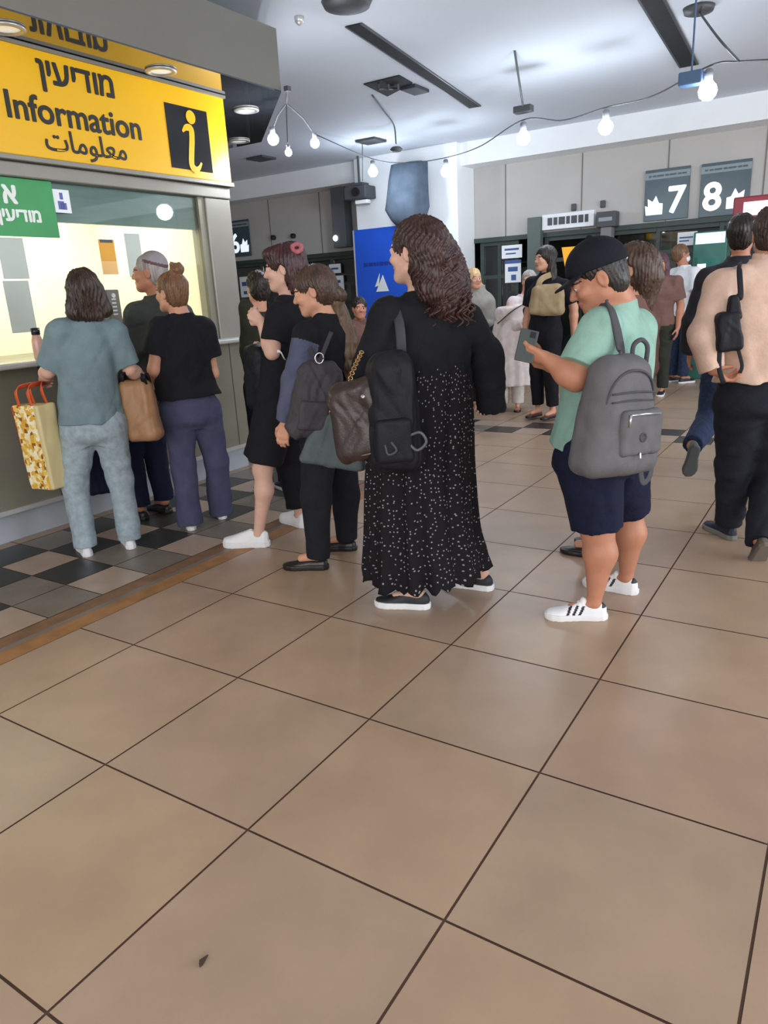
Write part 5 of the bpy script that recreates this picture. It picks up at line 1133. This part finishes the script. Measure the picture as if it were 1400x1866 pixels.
# ------------------------------------------------------------------ bags and things people carry
def axes(az, roll=0):
    """right, outward, up of a bag whose outer face looks towards az"""
    a = math.radians(az); o = np.array([math.sin(a), math.cos(a), 0]); r = np.array([-o[1], o[0], 0]); u = np.array([0, 0, 1.0]); c, s = math.cos(math.radians(roll)), math.sin(math.radians(roll))
    return np.array([r*c + u*s, o, u*c - r*s])
def bagbody(name, c, hs, R, m, t, rd=.03, taper=.0, wr=.004, seed=1, wl=.08, vox=.005, extra=None, mi=None):
    F = Field(np.array(c) - max(hs)*1.25, np.array(c) + max(hs)*1.25, vox); F.box(c, hs, R, rd, .01, taper=taper)
    if extra: extra(F)
    if wr: F.wrinkle(wr, seed, wl, band=.02)
    return emit(name, F, m, t, 2, mi)
def strap(name, P, m, t, w=.014, th=.003, n=24, up=None, k=8): f = MB(); f.tube(P, 1, k, n=n, flat=(w, th), up=up); return f.build(name, m, t, True)
def cord(name, P, r, m, t, n=20): f = MB(); f.tube(P, r, 8, n=n); return f.build(name, m, t, True)
M_zip = mat('zip_silver', (210, 212, 216), .25, metal=.9); M_gold = mat('chain_gold', (196, 160, 110), .3, metal=.8)

# grey backpack on the capped person
M_pack = cloth('pack_grey', (98, 96, 99), .7, bump=.4, bscale=160); M_pack2 = cloth('pack_grey_dark', (76, 75, 79), .7)
c = p7.P(1123, 757, -.30); R = axes(152, -3); r, o, u = R
t = thing('backpack', c - u*.22, 'grey backpack with a zipped front pocket on the back of the capped person', 'backpack')
q = lambda x, y, z: c + r*x + o*y + u*z
bd = bagbody('body', c, [.155, .085, .225], R, M_pack, t, .070, .20, .004, 3, .12)
pk = bagbody('front_pocket', q(.035, .088, -.055), [.105, .022, .085], R, M_pack, t, .02, .05, .0025, 5, .07)
f = MB(); f.tube([q(-.04, .112, .015), q(.03, .114, .017), q(.11, .112, .012)], .0045, 6); f.obox(q(-.045, .113, -.005), r*.004, o*.003, u*.022); f.build('zipper', M_zip, pk, True)
f = MB(); f.lathe(q(.03, .110, -.07), [(0, 0), (.018, 0), (.018, .003), (.012, .004), (.012, .002), (0, .002)], 20, axis=o); f.build('round_badge', M_pack2, pk, True)
cord('body_zipper', [q(-.13, .05, -.02), q(-.105, .07, .11), q(-.045, .076, .165), q(.045, .076, .165), q(.105, .07, .11), q(.13, .05, -.02)], .005, M_pack2, t, 40)
for z in (.06, .09): strap('fold_band', [q(-.105, .078, z), q(0, .088, z+.006), q(.105, .078, z)], M_pack2, t, .004, .003, 12)
cord('lower_pull', [q(.02, .112, -.125), q(.02, .116, -.15)], .004, M_zip, t, 6)
strap('shoulder_strap', [p7.P(1092, 560, -.10), p7.P(1110, 556, -.16), p7.P(1122, 590, -.22), p7.P(1132, 640, -.25), q(.0, .0, .215)], M_pack2, t, .020, .005, 30, up=o)
cord('grab_handle', [q(.06, .0, .20), q(.062, .0, .255), q(.10, .0, .275), q(.135, .0, .25), q(.135, .0, .19)], .009, M_pack2, t)
strap('loose_strap', [q(.155, .0, -.05), q(.185, .02, -.14), q(.18, .03, -.24), q(.145, .03, -.27), q(.125, .03, -.22), q(.14, .02, -.16)], M_pack2, t, .013, .003, 30, up=o)
# phone
hg = p7.hands['L']; d = norm([-.95, .1, .25]); n_ = norm(np.cross(d, [0, .35, .9])); w_ = np.cross(n_, d); c = p7.P(960, 630, -.13)
t = thing('phone', c - np.array([0, 0, .03]), 'dark phone held up by the capped person', 'phone')
f = MB(); f.obox(c, d*.036, w_*.072*.9, n_*.005, 0, .003); f.build('case', mat('phone_case', (64, 72, 70), .35), t)
f = MB(); f.obox(c + n_*.0056, d*.033, w_*.062, n_*.0006); f.build('screen', M_gblack, t)
f = MB(); f.obox(c - n_*.0058 + w_*.045 - d*.015, d*.011, w_*.012, n_*.001, 0, .0005); f.build('camera_bump', M_gblack, t)
# bags of the woman in the dotted dress
c = p6.P(716, 752, -.29); R = axes(190, 2); r, o, u = R; q = lambda x, y, z: c + r*x + o*y + u*z
M_nyl = cloth('nylon_black', (26, 26, 32), .55, bump=.3, bscale=140)
t = thing('backpack', c - u*.24, 'black soft backpack hanging by one strap at the left side of the dotted dress woman', 'backpack')
bagbody('body', c, [.105, .08, .245], R, M_nyl, t, .07, .12, .008, 9, .12); bagbody('front_pocket', q(.01, .085, -.10), [.075, .02, .09], R, M_nyl, t, .02, .03, .003, 2)
strap('shoulder_strap', [p6.P(706, 556, .04), p6.P(716, 556, -.06), p6.P(728, 590, -.14), p6.P(732, 640, -.20), q(.05, -.01, .23)], mat('strap_grey_black', (58, 58, 66), .45), t, .021, .004, 26, up=o)
cord('hanging_loop', [q(.06, .09, -.10), q(.10, .10, -.14), q(.14, .10, -.11), q(.12, .10, -.07), q(.075, .09, -.08)], .006, mat('loop_grey', (84, 84, 88), .5), t, 24)
cord('buckle', [q(.0, .105, -.10), q(.02, .11, -.135), q(-.015, .11, -.15), q(-.025, .105, -.11)], .005, M_pack2, t, 16)
c = p6.P(662, 762, -.25); R = axes(196, 14); r, o, u = R; q = lambda x, y, z: c + r*x + o*y + u*z
M_lb = mat('leather_dark_brown', (52, 38, 36), .38, noise=.15, nscale=20, bump=.3, bscale=120)
t = thing('handbag', c - u*.17, 'dark brown leather handbag with a gold chain between the dotted dress and the grey bags', 'handbag')
bagbody('body', c, [.13, .07, .165], R, M_lb, t, .05, .16, .006, 12, .1); f = MB(); f.lathe(q(.05, .07, .09), [(0, 0), (.010, 0), (.008, .006), (0, .007)], 12, axis=o); f.build('clasp', M_zip, t, True)
f = MB(); P = crv([q(-.115, .05, .06), p6.P(630, 712, -.24), p6.P(645, 672, -.22), p6.P(660, 640, -.16)], 27)
for k in range(26): m_ = (P[k]+P[k+1])/2; dd = (P[k+1]-P[k])*.62; sd = norm(np.cross(dd, o if k % 2 else r))*.008; f.tube([m_-dd+sd*0, m_-dd*.5+sd, m_+dd*.5+sd, m_+dd, m_+dd*.5-sd, m_-dd*.5-sd, m_-dd], .0024, 5, n=14)
f.build('chain', M_gold, t, True)
strap('lower_trim', [q(-.12, .055, -.12), q(0, .075, -.14), q(.12, .055, -.12)], mat('trim_taupe', (112, 96, 82), .5), t, .006, .003, 14)
# bags of the woman with grey sleeves
c = p5.P(580, 728, -.25); R = axes(172, -8); r, o, u = R; q = lambda x, y, z: c + r*x + o*y + u*z
M_sl = cloth('pack_charcoal', (66, 63, 68), .6, bump=.4, bscale=130)
t = thing('backpack', c - u*.19, 'charcoal slouchy backpack at the hip of the woman with grey sleeves', 'backpack')
bagbody('body', c, [.125, .075, .185], R, M_sl, t, .06, .22, .008, 15, .09); bagbody('front_pocket', q(-.02, .078, -.07), [.075, .018, .07], R, M_sl, t, .018, .05, .003, 4)
cord('ring', [q(-.01+.02*math.cos(a), .05, .20+.024*math.sin(a)) for a in np.linspace(0, 6.2, 9)], .0035, M_zip, t, 30)
for e, nm in ((-1, 'strap'), (1, 'strap')): strap(nm, [q(-.01, .05, .18), p5.P(578+e*12, 640, -.20), p5.P(582+e*22, 605, -.16)], M_sl, t, .011, .003, 16, up=o)
c = p5.P(612, 800, -.31); R = axes(184, -12); r, o, u = R; q = lambda x, y, z: c + r*x + o*y + u*z
t = thing('tote_bag', c - u*.15, 'slate grey slanting cloth bag hanging below the charcoal backpack', 'bag')
bagbody('body', c, [.125, .04, .135], R, cloth('bag_slate', (84, 93, 95), .6), t, .03, .32, .006, 18, .1)
for e in (-1, 1): strap('handle', [q(-.03*e, .0, .12), q(.01, .0, .20), q(.05, -.0, .29)], mat('handle_slate', (60, 66, 68), .6), t, .010, .003, 12, up=o)
# things of the woman in teal
c = p1.P(76, 814, -.06); R = axes(208, 2); r, o, u = R; q = lambda x, y, z: c + r*x + o*y + u*z
mp = mat('tote_pattern', (236, 214, 150), .6, spec=.3); nt = mp.node_tree; b_ = nt.nodes['Principled BSDF']; tc = nt.nodes.new('ShaderNodeTexCoord'); vo = nt.nodes.new('ShaderNodeTexVoronoi'); vo.inputs['Scale'].default_value = 48; vo.distance = 'CHEBYCHEV'
rp = nt.nodes.new('ShaderNodeValToRGB'); rp.color_ramp.interpolation = 'CONSTANT'; el = rp.color_ramp.elements; el[0].color = (*lin((240, 226, 176)), 1); el[1].position = .3; el[1].color = (*lin((222, 170, 60)), 1)
for ps, cc in ((.52, (244, 236, 204)), (.72, (150, 92, 40)), (.85, (236, 196, 96))): e = el.new(ps); e.color = (*lin(cc), 1)
sp = nt.nodes.new('ShaderNodeSeparateColor')
for a_, c_ in ((tc.outputs['Object'], vo.inputs['Vector']), (vo.outputs['Color'], sp.inputs[0]), (sp.outputs[0], rp.inputs[0]), (rp.outputs[0], b_.inputs['Base Color'])): nt.links.new(a_, c_)
M_pale = mat('tote_side_pale', (206, 190, 140), .6); M_or = mat('handle_orange', (212, 92, 48), .55); M_red = mat('trim_red', (186, 60, 40), .6)
t = thing('tote_bag', c - u*.245, 'tall yellow and cream patterned tote with orange handles held by the teal shirt woman', 'bag')
bagbody('body', c, [.105, .06, .245], R, [mp, M_pale, M_red], t, .012, -.06, .003, 22, .15, mi=lambda C: np.where(((C-c)@r) > .080, 1, np.where(((C-c)@r) < -.094, 2, 0)))
h1 = p1.hands['L']['grip']
for e, y in ((0, -.05), (1, .05)): strap('handle', [q(-.05, y, .24), q(-.045, y*.8, .34), h1 + [-.01, 0, .0], h1 + [.015, 0, .005], q(.05, y*.8, .34), q(.055, y, .24)], M_or, t, .012, .003, 40, up=o)
c = p1.P(256, 748, .10); R = axes(186, 4); r, o, u = R; q = lambda x, y, z: c + r*x + o*y + u*z
t = thing('shoulder_bag', c - u*.18, 'tan brown bag with black handles held between the teal shirt woman and the bun woman', 'bag')
bagbody('body', c, [.100, .06, .18], R, mat('leather_tan', (158, 118, 84), .5, noise=.08, nscale=12, bump=.3, bscale=80), t, .045, .06, .006, 25, .12)
h2 = p1.hands['R']['grip']
for e in (-1, 1): strap('handle', [q(-.07, .03*e, .16), q(-.04, .02*e, .22), h2, q(.07, .03*e, .20), q(.075, .03*e, .15)], M_nyl, t, .016, .004, 26, up=o)
jn, zn = on_i(188, 850, -4.60); c = np.array(W(-4.60, jn, zn)); R = axes(150); r, o, u = R
t = thing('cloth_bag', c - u*.20, 'navy cloth bag hanging by its strap from the booth ledge behind the teal shirt woman', 'bag')
bagbody('body', c, [.12, .05, .18], R, cloth('bag_navy', (28, 32, 56), .8), t, .03, -.06, .006, 28)
hook = np.array(W(IB+.35, jn, ZL+.04))
strap('strap', [c + r*.09 + u*.16, hook - r*.0 + u*-.05, hook + u*.006, np.array(W(IB+.22, jn, ZL+.046))], C_navy, t, .014, .003, 24, up=r)
strap('strap', [c - r*.09 + u*.16, hook - r*.03 + u*-.05, hook - r*.03 + u*.006, np.array(W(IB+.22, jn, ZL+.046)) - r*.03], C_navy, t, .014, .003, 24, up=r)
# bag hugged by the young woman
c = p4.P(472, 688, .0); R = axes(225, 2); r, o, u = R; q = lambda x, y, z: c + r*x + o*y + u*z
t = thing('backpack', c - u*.2, 'black bag worn on the front of the young woman in profile', 'backpack')
bagbody('body', c, [.09, .06, .185], R, M_nyl, t, .05, .08, .006, 31); strap('strap', [q(.03, -.02, .17), p4.P(500, 590, -.12), p4.P(520, 556, -.08)], M_nyl, t, .014, .003, 14, up=o)
strap('side_strap', [q(.06, .03, .08), p4.P(506, 640, -.20), p4.P(519, 655, -.16)], C_whitef, t, .008, .002, 10, up=o)
# sling of the man in the peach shirt
c = p9.P(1327, 604, -.16); R = axes(182, 6); r, o, u = R; q = lambda x, y, z: c + r*x + o*y + u*z
t = thing('sling_bag', c - u*.12, 'small black strapped pouch slung behind the peach shirt man', 'bag')
bagbody('body', c, [.058, .035, .095], R, M_nyl, t, .02, .1, .004, 35); bagbody('side_pouch', q(.03, -.0, .11), [.028, .024, .06], R, M_nyl, t, .015, .2, .003, 36)
strap('shoulder_strap', [p9.P(1352, 482, .0), p9.P(1348, 490, -.12), p9.P(1350, 540, -.17), q(.04, .0, .16)], M_nyl, t, .014, .003, 20, up=o)
strap('loose_strap', [q(.04, .01, -.08), q(.06, .01, -.17), q(.05, .01, -.21)], M_nyl, t, .009, .002, 12, up=o)
strap('lower_strap', [q(-.045, .01, -.07), q(-.05, .01, -.17), q(-.03, .01, -.25)], M_nyl, t, .012, .003, 12, up=o)
# bags farther back
c = p11.P(998, 546, -.27); R = axes(196, -2); r, o, u = R; q = lambda x, y, z: c + r*x + o*y + u*z
t = thing('shoulder_bag', c - u*.16, 'large beige slouchy bag in front of the black-haired woman', 'bag')
bagbody('body', c, [.165, .07, .15], R, cloth('bag_beige', (158, 138, 108)), t, .06, .12, .01, 41, .14, .009); strap('strap', [q(-.1, 0, .13), p11.P(988, 508, -.22), p11.P(1010, 498, -.05)], cloth('bag_beige', (158, 138, 108)), t, .03, .006, 14, up=o)
c = p13.P(908, 622, -.22); R = axes(190, 3); r, o, u = R; q = lambda x, y, z: c + r*x + o*y + u*z
t = thing('tote_bag', c - u*.2, 'black tote hanging from the arm of the blond woman in the grey cardigan', 'bag')
bagbody('body', c, [.10, .05, .18], R, M_nyl, t, .03, .05, .006, 43, .12, .009); strap('handle', [q(-.05, 0, .17), p13.P(902, 592, -.20), q(.05, 0, .17)], M_nyl, t, .012, .004, 14, up=o)
